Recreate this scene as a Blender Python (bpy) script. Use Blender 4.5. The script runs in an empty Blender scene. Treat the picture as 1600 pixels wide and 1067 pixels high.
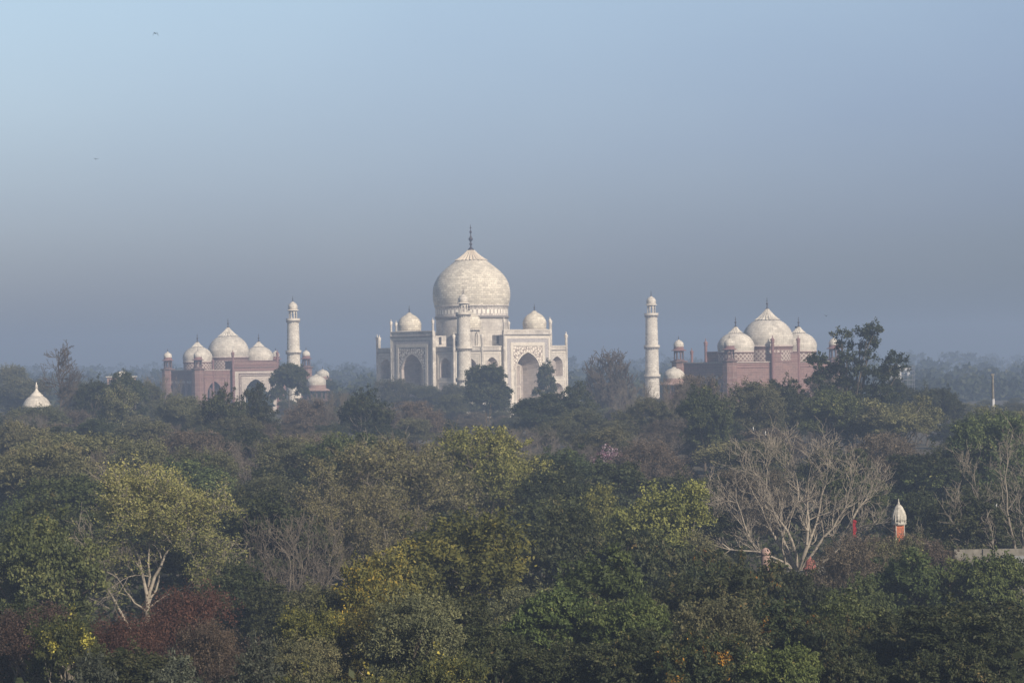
import bpy, math, random
import numpy as np
from mathutils import Vector, Matrix
R = math.radians
SC = bpy.context.scene
COL = SC.collection

# ------------------------------------------------------------------ camera
FPX, YH, ROLL, HC = 4013.0, 572.0, 0.0145, 27.0
cam_d = bpy.data.cameras.new("camera"); cam = bpy.data.objects.new("camera", cam_d); COL.objects.link(cam)
cam_d.sensor_width = 36.0; cam_d.lens = 36.0 * FPX / 1600.0
cam_d.shift_y = (YH - 533.5) / 1600.0; cam_d.shift_x = 0
cam_d.clip_start = 0.5; cam_d.clip_end = 30000
cam.matrix_world = Matrix.Translation((0, 0, HC)) @ Matrix.Rotation(R(90), 4, 'X') @ Matrix.Rotation(-ROLL, 4, 'Z')
SC.camera = cam

# ------------------------------------------------------------------ light and sky
SUN_AZ, SUN_EL = 37.0, 31.0          # azimuth measured to the right of straight behind the camera
sd = bpy.data.lights.new("sun", 'SUN'); sd.energy = 5.0; sd.angle = R(0.6); sd.color = (1.0, 0.88, 0.72)
sun = bpy.data.objects.new("sun", sd); COL.objects.link(sun)
sv = Vector((math.sin(R(SUN_AZ)) * math.cos(R(SUN_EL)), -math.cos(R(SUN_AZ)) * math.cos(R(SUN_EL)), math.sin(R(SUN_EL))))
sun.rotation_euler = sv.to_track_quat('Z', 'Y').to_euler(); sun.location = sv * 400

w = bpy.data.worlds.new("World"); SC.world = w; w.use_nodes = True
nt = w.node_tree; nt.nodes.clear()
def N(nt, t, **k):
    n = nt.nodes.new(t)
    for a, b in k.items(): setattr(n, a, b)
    return n
def ramp(nt, stops, interp='LINEAR'):
    n = N(nt, 'ShaderNodeValToRGB'); cr = n.color_ramp; cr.interpolation = interp
    while len(cr.elements) < len(stops): cr.elements.new(0.5)
    for e, (p, c) in zip(cr.elements, stops):
        e.position = p; e.color = (c[0], c[1], c[2], 1)
    return n
L = nt.links.new
out = N(nt, 'ShaderNodeOutputWorld'); bg = N(nt, 'ShaderNodeBackground'); bg.inputs[1].default_value = 0.15
sky = N(nt, 'ShaderNodeTexSky', sky_type='NISHITA', sun_disc=False)
sky.sun_elevation = R(SUN_EL); sky.sun_rotation = R(180 - SUN_AZ); sky.altitude = 170; sky.air_density = 1.0; sky.dust_density = 1.2; sky.ozone_density = 1.5
tc = N(nt, 'ShaderNodeTexCoord'); sp = N(nt, 'ShaderNodeSeparateXYZ'); L(tc.outputs['Generated'], sp.inputs[0])
# smog lying over the plain dims the low sky; it thins with height and a little towards the left
m1 = N(nt, 'ShaderNodeMath', operation='MULTIPLY_ADD'); m1.inputs[1].default_value = -0.11; L(sp.outputs[0], m1.inputs[0]); L(sp.outputs[2], m1.inputs[2])
m2 = N(nt, 'ShaderNodeMath', operation='MULTIPLY_ADD'); m2.inputs[1].default_value = 2.5; m2.inputs[2].default_value = 0.1; wm = N(nt, 'ShaderNodeMapping'); wm.inputs['Scale'].default_value = (3, 3, 7); L(tc.outputs['Generated'], wm.inputs[0])
wn = N(nt, 'ShaderNodeTexNoise'); wn.inputs['Scale'].default_value = 1.6; wn.inputs['Detail'].default_value = 5; L(wm.outputs[0], wn.inputs['Vector'])
m3 = N(nt, 'ShaderNodeMath', operation='MULTIPLY_ADD'); m3.inputs[1].default_value = .03; L(wn.outputs[0], m3.inputs[0]); L(m1.outputs[0], m3.inputs[2])
m4 = N(nt, 'ShaderNodeMath', operation='SUBTRACT'); m4.inputs[1].default_value = .015; L(m3.outputs[0], m4.inputs[0]); L(m4.outputs[0], m2.inputs[0])
SMOG = [(0.0, (.13, .15, .20)), (0.10, (.188, .208, .285)), (0.20, (.290, .292, .398)), (0.30, (.410, .393, .475)), (0.42, (.585, .542, .562)), (0.60, (.82, .748, .672)), (0.75, (.60, .54, .52)), (1.0, (.50, .45, .42))]
rp = ramp(nt, SMOG); L(m2.outputs[0], rp.inputs[0])
mx = N(nt, 'ShaderNodeMix', data_type='RGBA', blend_type='MULTIPLY'); mx.inputs[0].default_value = 1
L(sky.outputs[0], mx.inputs[6]); L(rp.outputs[0], mx.inputs[7]); L(mx.outputs[2], bg.inputs[0]); L(bg.outputs[0], out.inputs[0])

SC.view_settings.view_transform = 'Standard'; SC.view_settings.look = 'None'
SC.view_settings.exposure = 0.48; SC.view_settings.gamma = 1.0; SC.view_settings.use_curve_mapping = False
SC.cycles.max_bounces = 5; SC.cycles.diffuse_bounces = 3; SC.cycles.transmission_bounces = 3; SC.cycles.volume_bounces = 0
SC.cycles.use_denoising = True; SC.cycles.caustics_reflective = False; SC.cycles.caustics_refractive = False

# ------------------------------------------------------------------ helpers
def ground(y):
    t = min(max((y - 220.0) / 300.0, 0), 1); n = min(max((y - 135.0) / 75.0, 0), 1); return 1.0 + 8.0 * t * t * (3 - 2 * t) + 5.0 * (1 - n * n * (3 - 2 * n))
def P(x, y, d):
    """where a point seen at photo pixel x, y stands when it is d metres away"""
    a, b = x - 800.0, y - YH
    return Vector(((a - ROLL * b) * d / FPX, d, HC - (b + ROLL * a) * d / FPX))
def tag(o, label=None, cat=None, group=None, kind=None):
    if label: o['label'] = label
    if cat: o['category'] = cat
    if group: o['group'] = group
    if kind: o['kind'] = kind
    return o
def empty(name, loc=(0, 0, 0), rz=0, parent=None):
    o = bpy.data.objects.new(name, None); COL.objects.link(o); o.location = loc; o.rotation_euler = (0, 0, rz); o.parent = parent
    return o
def copy_tree(o, parent=None):
    c = o.copy(); COL.objects.link(c); c.parent = parent
    for ch in list(o.children): copy_tree(ch, c)
    return c

class MB:
    def __init__(s): s.v = []; s.f = []; s.uv = []; s.m = []; s.sm = []
    def poly(s, pts, uvs=None, m=0, smooth=False):
        i = len(s.v); s.v += [tuple(p) for p in pts]; s.f.append(tuple(range(i, i + len(pts))))
        s.uv += list(uvs) if uvs else [(p[0] + p[1], p[2]) for p in pts]
        s.m.append(m); s.sm.append(smooth)
    def box(s, x0, x1, y0, y1, z0, z1, m=0, T=None):
        c = [(x, y, z) for x in (x0, x1) for y in (y0, y1) for z in (z0, z1)]
        for idx, ax in (((0, 1, 3, 2), (1, 2)), ((4, 6, 7, 5), (1, 2)), ((0, 4, 5, 1), (0, 2)), ((2, 3, 7, 6), (0, 2)), ((0, 2, 6, 4), (0, 1)), ((1, 5, 7, 3), (0, 1))):
            q = [c[k] for k in idx]
            s.poly([T(*p) for p in q] if T else q, [(p[ax[0]], p[ax[1]]) for p in q], m)
    def lathe(s, prof, n=32, c=(0, 0), m=0, smooth=True, rot=0, flute=0, nfl=0, ref=None, cap=False):
        ref = ref or max(r for r, z in prof); vv = 0; rows = []; base = len(s.v)
        for k, (r, z) in enumerate(prof):
            if k: vv += math.hypot(r - prof[k - 1][0], z - prof[k - 1][1])
            rows.append(vv)
            for j in range(n):
                a = rot + 2 * math.pi * j / n; rr = r
                if flute: rr = r * (1 + flute * abs(math.cos(a * nfl / 2)))
                s.v.append((c[0] + rr * math.cos(a), c[1] + rr * math.sin(a), z))
        for k in range(len(prof) - 1):
            for j in range(n):
                j2 = (j + 1) % n
                s.f.append((base + k * n + j, base + k * n + j2, base + (k + 1) * n + j2, base + (k + 1) * n + j))
                u0, u1 = j / n * 2 * math.pi * ref, (j + 1) / n * 2 * math.pi * ref
                s.uv += [(u0, rows[k]), (u1, rows[k]), (u1, rows[k + 1]), (u0, rows[k + 1])]
                s.m.append(m); s.sm.append(smooth)
        if cap:
            s.f.append(tuple(base + (len(prof) - 1) * n + j for j in range(n))); s.uv += [(s.v[base + (len(prof) - 1) * n + j][0], s.v[base + (len(prof) - 1) * n + j][1]) for j in range(n)]
            s.m.append(m); s.sm.append(False)
    def build(s, name, mats, parent=None, loc=None):
        me = bpy.data.meshes.new(name); me.from_pydata(s.v, [], s.f)
        ul = me.uv_layers.new(name='UVMap'); ul.data.foreach_set('uv', np.array(s.uv, dtype=np.float32).ravel())
        me.polygons.foreach_set('material_index', s.m); me.polygons.foreach_set('use_smooth', s.sm)
        for mt in (mats if isinstance(mats, (list, tuple)) else [mats]): me.materials.append(mt)
        me.update(); o = bpy.data.objects.new(name, me); COL.objects.link(o); o.parent = parent
        if loc is not None: o.location = loc
        return o

# ------------------------------------------------------------------ materials
def newmat(name, rough=0.8):
    m = bpy.data.materials.new(name); m.use_nodes = True; nt = m.node_tree
    b = nt.nodes['Principled BSDF']; b.inputs['Roughness'].default_value = rough; b.inputs['Specular IOR Level'].default_value = 0.25
    return m, nt, b
def mixn(nt, a, b, fac, blend='MIX'):
    n = N(nt, 'ShaderNodeMix', data_type='RGBA', blend_type=blend)
    for s, v in ((0, fac), (6, a), (7, b)):
        if hasattr(v, 'links') or hasattr(v, 'is_linked'): nt.links.new(v, n.inputs[s])
        elif isinstance(v, (int, float)): n.inputs[s].default_value = v
        else: n.inputs[s].default_value = (v[0], v[1], v[2], 1)
    return n.outputs[2]
def noise(nt, coord, scale, detail=4, rough=.6):
    n = N(nt, 'ShaderNodeTexNoise'); n.inputs['Scale'].default_value = scale; n.inputs['Detail'].default_value = detail; n.inputs['Roughness'].default_value = rough
    if coord: nt.links.new(coord, n.inputs['Vector'])
    return n.outputs[0]
def masonry(name, c1, c2, mortar, bw=2.0, bh=.9, stain=(.35, .33, .32), stain_amt=.6, ms=.03, rough=.75, streak=True):
    m, nt, b = newmat(name, rough); tc = N(nt, 'ShaderNodeTexCoord')
    br = N(nt, 'ShaderNodeTexBrick'); br.inputs['Scale'].default_value = 1; br.inputs['Brick Width'].default_value = bw; br.inputs['Row Height'].default_value = bh
    br.inputs['Mortar Size'].default_value = ms; br.inputs['Mortar Smooth'].default_value = .3; br.inputs['Bias'].default_value = -.1
    for k, c in (('Color1', c1), ('Color2', c2), ('Mortar', mortar)): br.inputs[k].default_value = (*c, 1)
    wp = noise(nt, tc.outputs['UV'], .35, 2); nt.links.new(tc.outputs['UV'], br.inputs['Vector'])
    n1 = noise(nt, tc.outputs['Object'], .22, 6, .7); r1 = ramp(nt, [(.42, (0, 0, 0)), (.72, (1, 1, 1))]); nt.links.new(n1, r1.inputs[0])
    c = mixn(nt, br.outputs[0], stain, r1.outputs[0]); f = N(nt, 'ShaderNodeMath', operation='MULTIPLY'); f.inputs[1].default_value = stain_amt
    nt.links.new(r1.outputs[0], f.inputs[0]); nt.links.new(f.outputs[0], c.node.inputs[0])
    n2 = noise(nt, tc.outputs['UV'], 1.3, 3, .8); r2 = ramp(nt, [(.3, (.72, .70, .68)), (.55, (1, 1, 1)), (.75, (1.12, 1.1, 1.05))]); nt.links.new(n2, r2.inputs[0])
    c = mixn(nt, c, r2.outputs[0], .8, 'MULTIPLY')
    if streak:
        mp = N(nt, 'ShaderNodeMapping'); mp.inputs['Scale'].default_value = (1.6, .12, 1); nt.links.new(tc.outputs['UV'], mp.inputs[0])
        n3 = noise(nt, mp.outputs[0], 1, 4, .7); r3 = ramp(nt, [(.5, (1, 1, 1)), (.78, (.62, .60, .60))]); nt.links.new(n3, r3.inputs[0])
        c = mixn(nt, c, r3.outputs[0], .7, 'MULTIPLY')
    nt.links.new(c, b.inputs['Base Color']); bp = N(nt, 'ShaderNodeBump'); bp.inputs['Strength'].default_value = .35; bp.inputs['Distance'].default_value = .08
    nt.links.new(n2, bp.inputs['Height']); nt.links.new(bp.outputs[0], b.inputs['Normal'])
    return m
def plain(name, col, rough=.8, metal=0, var=.25, scale=.8):
    m, nt, b = newmat(name, rough); tc = N(nt, 'ShaderNodeTexCoord'); n1 = noise(nt, tc.outputs['Object'], scale, 5, .7)
    r = ramp(nt, [(.3, tuple(x * (1 - var) for x in col)), (.7, tuple(min(1, x * (1 + var)) for x in col))]); nt.links.new(n1, r.inputs[0])
    nt.links.new(r.outputs[0], b.inputs['Base Color']); b.inputs['Metallic'].default_value = metal
    return m
def arabesque(name, pale, dark, scale=1.6, amt=.85):
    m, nt, b = newmat(name, .75); tc = N(nt, 'ShaderNodeTexCoord')
    n = noise(nt, tc.outputs['UV'], .9, 1); mp = mixn(nt, tc.outputs['UV'], n, .25)
    v = N(nt, 'ShaderNodeTexVoronoi', feature='DISTANCE_TO_EDGE'); v.inputs['Scale'].default_value = scale; nt.links.new(mp, v.inputs['Vector'])
    r = ramp(nt, [(.05, (1, 1, 1)), (.14, (0, 0, 0))]); nt.links.new(v.outputs['Distance'], r.inputs[0])
    c = mixn(nt, pale, dark, .5); f = N(nt, 'ShaderNodeMath', operation='MULTIPLY'); f.inputs[1].default_value = amt
    nt.links.new(r.outputs[0], f.inputs[0]); nt.links.new(f.outputs[0], c.node.inputs[0]); nt.links.new(c, b.inputs['Base Color'])
    return m
def uvpattern(name, kind, pale, dark, sx, sy, kx=0.5):
    """lattice of diamonds, or a row of small petal arches, inlaid on a drum"""
    m, nt, b = newmat(name, .75); tc = N(nt, 'ShaderNodeTexCoord'); sp = N(nt, 'ShaderNodeSeparateXYZ'); nt.links.new(tc.outputs['UV'], sp.inputs[0])
    def M(op, a, bb=None, cc=None):
        n = N(nt, 'ShaderNodeMath', operation=op)
        for i, q in enumerate((a, bb, cc)):
            if q is None: continue
            if isinstance(q, (int, float)): n.inputs[i].default_value = q
            else: nt.links.new(q, n.inputs[i])
        return n.outputs[0]
    u = M('MULTIPLY', sp.outputs[0], 1 / sx); v = M('MULTIPLY', sp.outputs[1], 1 / sy)
    if kind == 'diamond':
        a = M('PINGPONG', u, .5); c = M('PINGPONG', v, .5); s = M('ADD', a, c); d = M('ABSOLUTE', M('SUBTRACT', s, .5)); fac = M('LESS_THAN', d, .13)
    elif kind == 'petal':
        a = M('PINGPONG', u, .5); fac = M('LESS_THAN', a, .17)
    elif kind == 'stripe':
        fac = M('LESS_THAN', M('PINGPONG', v, .5), .12)
    c = mixn(nt, pale, dark, fac); n1 = noise(nt, tc.outputs['Object'], .5, 5, .7); r = ramp(nt, [(.3, (.7, .7, .7)), (.7, (1.1, 1.1, 1.1))]); nt.links.new(n1, r.inputs[0])
    c = mixn(nt, c, r.outputs[0], .8, 'MULTIPLY'); nt.links.new(c, b.inputs['Base Color']); return m

M_MARB = masonry('marble_wall', (.62, .575, .51), (.43, .395, .35), (.27, .245, .22), 2.6, 1.3, (.28, .255, .24), .75)
M_DOME = masonry('marble_dome', (.74, .68, .565), (.47, .425, .35), (.27, .24, .20), 1.8, .85, (.34, .31, .265), .5, .05, streak=False)
M_MIN = masonry('marble_shaft', (.70, .655, .58), (.46, .42, .365), (.27, .245, .215), 1.3, .7, (.42, .39, .36), .5, .05, streak=False)
M_TRIM = plain('marble_trim', (.57, .52, .45), var=.18)
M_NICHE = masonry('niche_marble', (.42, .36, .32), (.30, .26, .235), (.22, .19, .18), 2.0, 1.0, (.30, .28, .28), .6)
M_LOTUS = plain('lotus_marble', (.56, .49, .40), var=.15)
M_INSC = arabesque('inscription_band', (.46, .43, .42), (.16, .15, .16), 3.2, .85)
M_SPAN = arabesque('spandrel_inlay', (.66, .60, .52), (.17, .13, .12), 1.35, .95)
M_PETAL = uvpattern('drum_petal_band', 'petal', (.80, .75, .66), (.33, .29, .27), 1.7, 1)
M_BAND = arabesque('drum_inlay', (.60, .55, .49), (.28, .25, .24), 1.5, .8)
M_DARK = plain('dark_ledge', (.22, .20, .19))
M_DOOR = plain('dark_opening', (.05, .045, .045))
M_BRONZE = plain('bronze', (.055, .045, .05), .5, .5)
M_RED = masonry('red_sandstone', (.225, .138, .122), (.165, .102, .092), (.31, .245, .225), 2.2, .8, (.24, .13, .12), .5, .035)
M_RED2 = masonry('red_sandstone_panels', (.21, .128, .112), (.155, .098, .088), (.36, .30, .275), 3.2, 1.9, (.22, .12, .11), .5, .06)
M_REDT = plain('red_trim', (.19, .105, .10))
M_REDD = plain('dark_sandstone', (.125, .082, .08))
M_DIAM = uvpattern('diamond_lattice', 'diamond', (.19, .12, .11), (.46, .41, .36), 1.5, 1.5)
M_DOME2 = masonry('pale_dome', (.65, .605, .53), (.46, .425, .37), (.30, .275, .24), 1.8, .85, (.28, .26, .235), .65, .03)
M_WHITEP = masonry('marble_portal', (.50, .44, .385), (.40, .35, .31), (.28, .22, .20), 2.2, 1.1, (.38, .35, .34), .5)
M_PLASTER = plain('stained_plaster', (.36, .34, .30), .9, 0, .45, 1.6)
M_ORANGE = plain('orange_paint', (.38, .115, .055), .7, 0, .4, 2.5)
M_FLAG = plain('red_cloth', (.26, .02, .025), .9)
M_CONC = plain('weathered_concrete', (.15, .14, .12), .9, 0, .35, 1.2)
M_ROOF = plain('pale_sheet_roof', (.25, .25, .245), .6, 0, .35, .9)
M_POLE = plain('pale_pole', (.38, .38, .38), .7)
M_STEEL = plain('scaffold_steel', (.12, .12, .13), .6)
M_SOIL = plain('soil', (.07, .062, .045), .95, 0, .4, .05)
M_BIRD = plain('dark_feathers', (.03, .03, .035), .7)
M_EGRET = plain('white_feathers', (.8, .8, .78), .7)
M_PINKR = plain('pink_stone', (.27, .185, .16), .85, 0, .3, 2)
M_HOUSE = plain('pale_wall', (.42, .42, .43), .9)

def leafmat(name, stops, trans=.25, rough=.6):
    m = bpy.data.materials.new(name); m.use_nodes = True; nt = m.node_tree; nt.nodes.clear()
    o = N(nt, 'ShaderNodeOutputMaterial'); at = N(nt, 'ShaderNodeAttribute', attribute_name='tint'); r = ramp(nt, stops); nt.links.new(at.outputs['Fac'], r.inputs[0])
    oi = N(nt, 'ShaderNodeObjectInfo'); hs = N(nt, 'ShaderNodeHueSaturation'); mr = N(nt, 'ShaderNodeMapRange'); mr.inputs[3].default_value = .75; mr.inputs[4].default_value = 1.25
    nt.links.new(oi.outputs['Random'], mr.inputs[0]); nt.links.new(mr.outputs[0], hs.inputs['Value']); nt.links.new(r.outputs[0], hs.inputs['Color'])
    mh = N(nt, 'ShaderNodeMapRange'); mh.inputs[3].default_value = .485; mh.inputs[4].default_value = .515
    ml = N(nt, 'ShaderNodeMath', operation='FRACT'); mm = N(nt, 'ShaderNodeMath', operation='MULTIPLY'); mm.inputs[1].default_value = 7.3
    nt.links.new(oi.outputs['Random'], mm.inputs[0]); nt.links.new(mm.outputs[0], ml.inputs[0]); nt.links.new(ml.outputs[0], mh.inputs[0]); nt.links.new(mh.outputs[0], hs.inputs['Hue'])
    p = N(nt, 'ShaderNodeBsdfPrincipled'); p.inputs['Roughness'].default_value = rough; p.inputs['Specular IOR Level'].default_value = .2
    t = N(nt, 'ShaderNodeBsdfTranslucent'); ms = N(nt, 'ShaderNodeMixShader'); ms.inputs[0].default_value = trans
    nt.links.new(hs.outputs[0], p.inputs['Base Color']); nt.links.new(hs.outputs[0], t.inputs[0]); nt.links.new(p.outputs[0], ms.inputs[1]); nt.links.new(t.outputs[0], ms.inputs[2]); nt.links.new(ms.outputs[0], o.inputs[0])
    return m
LM = {
 'green':  leafmat('green_leaves',  [(0, (0.034, 0.048, 0.018)), (.6, (0.087, 0.104, 0.036)), (.93, (0.168, 0.175, 0.063)), (1, (0.280, 0.252, 0.098))]),
 'dark':   leafmat('dark_leaves',   [(0, (0.018, 0.024, 0.011)), (.6, (0.047, 0.055, 0.022)), (.93, (0.093, 0.088, 0.040)), (1, (0.154, 0.110, 0.049))]),
 'fleck':  leafmat('flecked_leaves', [(0, (0.020, 0.031, 0.014)), (.55, (0.044, 0.055, 0.022)), (.84, (0.092, 0.078, 0.027)), (.93, (0.304, 0.129, 0.027)), (1, (0.386, 0.184, 0.032))]),
 'olive':  leafmat('olive_leaves',  [(0, (0.068, 0.068, 0.035)), (.6, (0.155, 0.146, 0.068)), (1, (0.270, 0.243, 0.108))]),
 'dull':   leafmat('dull_leaves',   [(0, (0.048, 0.053, 0.028)), (.6, (0.115, 0.115, 0.056)), (1, (0.224, 0.203, 0.098))]),
 'brown':  leafmat('brown_leaves',  [(0, (0.072, 0.060, 0.046)), (.6, (0.126, 0.102, 0.072)), (1, (0.204, 0.156, 0.102))]),
 'bright': leafmat('bright_leaves', [(0, (0.033, 0.049, 0.017)), (.6, (0.078, 0.107, 0.033)), (.95, (0.150, 0.176, 0.055)), (1, (0.260, 0.247, 0.091))], .3),
 'yellow': leafmat('yellow_leaves', [(0, (0.075, 0.085, 0.027)), (.5, (0.188, 0.188, 0.056)), (1, (0.375, 0.344, 0.106))], .35),
 'gold':   leafmat('gold_leaves',   [(0, (0.048, 0.055, 0.018)), (.5, (0.125, 0.122, 0.033)), (.82, (0.250, 0.206, 0.045)), (.94, (0.425, 0.275, 0.044)), (1, (0.600, 0.375, 0.050))], .3),
 'rust':   leafmat('rust_leaves',   [(0, (0.037, 0.021, 0.018)), (.6, (0.074, 0.034, 0.027)), (1, (0.129, 0.058, 0.041))]),
 'umber':  leafmat('umber_leaves',  [(0, (0.050, 0.037, 0.031)), (.6, (0.088, 0.062, 0.046)), (1, (0.143, 0.094, 0.061))]),
 'silver': leafmat('silver_leaves', [(0, (0.036, 0.043, 0.030)), (.6, (0.078, 0.087, 0.060)), (1, (0.150, 0.156, 0.108))]),
 'flower': leafmat('flowering_leaves', [(0, (.030, .040, .016)), (.6, (.080, .084, .028)), (.8, (.14, .13, .035)), (.92, (.30, .26, .05)), (1, (.46, .39, .08))], .3),
 'lime':   leafmat('lime_leaves',   [(0, (.070, .082, .028)), (.5, (.155, .165, .056)), (1, (.29, .28, .10))], .35),
 'amber':  leafmat('amber_leaves',  [(0, (.050, .056, .018)), (.6, (.13, .115, .03)), (.85, (.28, .18, .03)), (1, (.42, .26, .04))], .3),
 'pink':   leafmat('pink_blossom',  [(0, (.09, .04, .06)), (.5, (.18, .06, .10)), (.7, (.45, .32, .38)), (1, (.7, .62, .66))], .3),
}
def barkmat(name, c):
    return plain(name, c, .9, 0, .35, 2.5)
M_BARK = barkmat('bark_brown', (.085, .068, .052)); M_BARKP = barkmat('bark_pale', (.24, .21, .17)); M_BARKG = barkmat('bark_grey', (.18, .158, .128)); M_BARKW = barkmat('bark_twig', (.135, .115, .092))

# ------------------------------------------------------------------ terrain and terrace
mb = MB(); ys = [-300, -100, 0, 60, 110] + list(range(135, 530, 15)) + [600, 800, 1200, 2000, 4000, 9000, 20000]; xs = [-9000, -3000, -1000, -500, -250, 0, 250, 500, 1000, 3000, 9000]
for i in range(len(ys) - 1):
    for j in range(len(xs) - 1):
        q = [(xs[j], ys[i]), (xs[j + 1], ys[i]), (xs[j + 1], ys[i + 1]), (xs[j], ys[i + 1])]
        mb.poly([(x, y, ground(y)) for x, y in q], q, 0, True)
g = mb.build('ground', M_SOIL); tag(g, kind='structure')

# ------------------------------------------------------------------ monument kit
def arch_pts(w_, zs, za, n=9):
    pts = []
    for k in range(-n, n + 1):
        t = abs(k) / n; h = .70 * (1 - t ** 2.2) ** .6 + .30 * (1 - t)
        pts.append((k / n * w_ / 2, zs + (za - zs) * h))
    return pts
def arch_panel(mb, T, u0, u1, z0, z1, uc, w_, zb, zs, za, n=0, m=0):
    def q(a, b, c, d): mb.poly([T(p[0], n, p[1]) for p in (a, b, c, d)], [a, b, c, d], m)
    l, r = uc - w_ / 2, uc + w_ / 2
    if l > u0: q((u0, z0), (l, z0), (l, z1), (u0, z1))
    if u1 > r: q((r, z0), (u1, z0), (u1, z1), (r, z1))
    if zb > z0: q((l, z0), (r, z0), (r, zb), (l, zb))
    ap = arch_pts(w_, zs, za)
    for a, b in zip(ap[:-1], ap[1:]): q((uc + a[0], a[1]), (uc + b[0], b[1]), (uc + b[0], z1), (uc + a[0], z1))
def niche(mb, T, uc, w_, zb, zs, za, n, depth, splay=.62, drop=.08, m=0, mback=None, back=True):
    mback = m if mback is None else mback
    A = [(-w_ / 2, zb)] + arch_pts(w_, zs, za) + [(w_ / 2, zb)]; h = za - zb
    B = [(x * splay, zb + (z - zb) * (1 - drop)) for x, z in A]
    for k in range(len(A) - 1):
        mb.poly([T(uc + A[k][0], n, A[k][1]), T(uc + A[k + 1][0], n, A[k + 1][1]), T(uc + B[k + 1][0], n - depth, B[k + 1][1]), T(uc + B[k][0], n - depth, B[k][1])],
                [(0, A[k][1]), (0, A[k + 1][1]), (depth, B[k + 1][1]), (depth, B[k][1])], m)
    mb.poly([T(uc + A[0][0], n, zb), T(uc + A[-1][0], n, zb), T(uc + B[-1][0], n - depth, zb), T(uc + B[0][0], n - depth, zb)], None, m)
    if back:
        for k in range(1, len(B) - 2):
            p, q = B[k], B[k + 1]
            mb.poly([T(uc + p[0], n - depth, zb), T(uc + q[0], n - depth, zb), T(uc + q[0], n - depth, q[1]), T(uc + p[0], n - depth, p[1])], [(p[0], zb), (q[0], zb), q, p], mback)
def frame_strip(mb, T, u0, u1, z0, z1, wd, n0, n1, m=0):
    """an upside-down U of moulding, outer size u0..u1, top z1"""
    mb.box(u0, u0 + wd, n0, n1, z0, z1, m, T); mb.box(u1 - wd, u1, n0, n1, z0, z1, m, T); mb.box(u0 + wd, u1 - wd, n0, n1, z1 - wd, z1, m, T)
def face_T(cx, cy, ang, dist):
    """frame of a wall whose outward normal points to angle ang"""
    nx, ny = math.cos(ang), math.sin(ang); ux, uy = -ny, nx; ox, oy = cx + nx * dist, cy + ny * dist
    return lambda u, n, z: (ox + ux * u + nx * n, oy + uy * u + ny * n, z)
def finial_mb(cx, cy, z0, z1, s=1.0):
    h = z1 - z0; mb = MB()
    pr = [(1.25, 0), (1.2, .04), (.55, .10), (.25, .16), (.28, .18), (.62, .24), (.28, .30), (.25, .33), (.5, .37), (.88, .43), (.5, .50), (.2, .56), (.16, .64), (.5, .69), (.3, .74), (.12, .77), (.12, .83), (.42, .86), (.12, .89), (.10, .95), (.03, 1)]
    mb.lathe([(max(r * s, .02), z0 + t * h) for r, t in pr], 10, (cx, cy)); return mb
def dome_prof(rb, rmax, zb, zmax, ztop, rlot, zlot):
    """bulbous outline from the drum to the foot of the lotus cap"""
    pts = [(rb, zb)]
    for k in range(1, 7):
        t = k / 6; pts.append((rb + (rmax - rb) * math.sin(t * math.pi / 2), zb + (zmax - zb) * t))
    for k in range(1, 15):
        t = k / 14; e = math.cos(t * math.pi / 2)
        r = rlot + (rmax - rlot) * (e ** .85 * .8 + .2 * (1 - t)); pts.append((r, zmax + (zlot - zmax) * (math.sin(t * math.pi / 2) * .42 + t * .58)))
    return pts
def kiosk(parent, name, cx, cy, zb, ze, rbody, reave, rdome, zdb, zdt, zft, mwall, mdome, meave, sides=8, solid=False, fs=.45, colw=.22, base_h=.6):
    """an open domed roof kiosk as one part, with its dome, eave and finial as sub-parts"""
    mb = MB(); rot = math.pi / sides; ap = rbody * math.cos(math.pi / sides); sl = 2 * rbody * math.sin(math.pi / sides)
    mb.lathe([(rbody + .25, zb), (rbody + .25, zb + .25), (rbody + .04, zb + .25)], sides, (cx, cy), 0, False, rot)
    for k in range(sides):
        T = face_T(cx, cy, k * 2 * math.pi / sides, ap); h = ze - zb
        arch_panel(mb, T, -sl / 2, sl / 2, zb, ze, 0, sl * (1 - colw * 1.6), zb + base_h, zb + h * .55, zb + h * .85)
        arch_panel(mb, T, -sl / 2, sl / 2, zb, ze, 0, sl * (1 - colw * 1.6), zb + base_h, zb + h * .55, zb + h * .85, n=-.35)
        niche(mb, T, 0, sl * (1 - colw * 1.6), zb + base_h, zb + h * .55, zb + h * .85, 0, .35, 1, 0, back=False)
    o = mb.build(name, mwall, parent)
    e = MB(); e.lathe([(rbody, ze - .05), (reave, ze - .25), (reave, ze - .1), (rbody * .98, ze + .25), (rdome * 1.02, zdb - .15), (rdome * 1.05, zdb)], 24, (cx, cy), 0, False)
    e.build('eave', meave, o)
    d = MB(); h = zdt - zdb; d.lathe(dome_prof(rdome, rdome * 1.04, zdb, zdb + h * .3, zdt, rdome * .33, zdb + h * .86) + [(rdome * .30, zdb + h * .88), (rdome * .1, zdt), (.02, zdt + .02)], 24, (cx, cy))
    d.build('kiosk_dome', mdome, o)
    finial_mb(cx, cy, zdt - .05, zft, fs).build('finial', M_BRONZE, o)
    return o
def pinnacle(parent, x, y, z0, z1, r, mt, mcap):
    mb = MB(); mb.lathe([(r, z0), (r, z1 - r * 5)], 8, (x, y), 0, False); o = mb.build('pinnacle', mt, parent)
    c = MB(); q = z1 - r * 5; c.lathe([(r * 1.35, q), (r * 1.35, q + .15), (r * 1.1, q + r), (r * 1.55, q + r * 1.9), (r * .9, q + r * 2.7), (r * .3, q + r * 3.2), (r * .35, q + r * 4), (.02, z1)], 8, (x, y)); c.build('finial', mcap, o)
    return o
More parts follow.
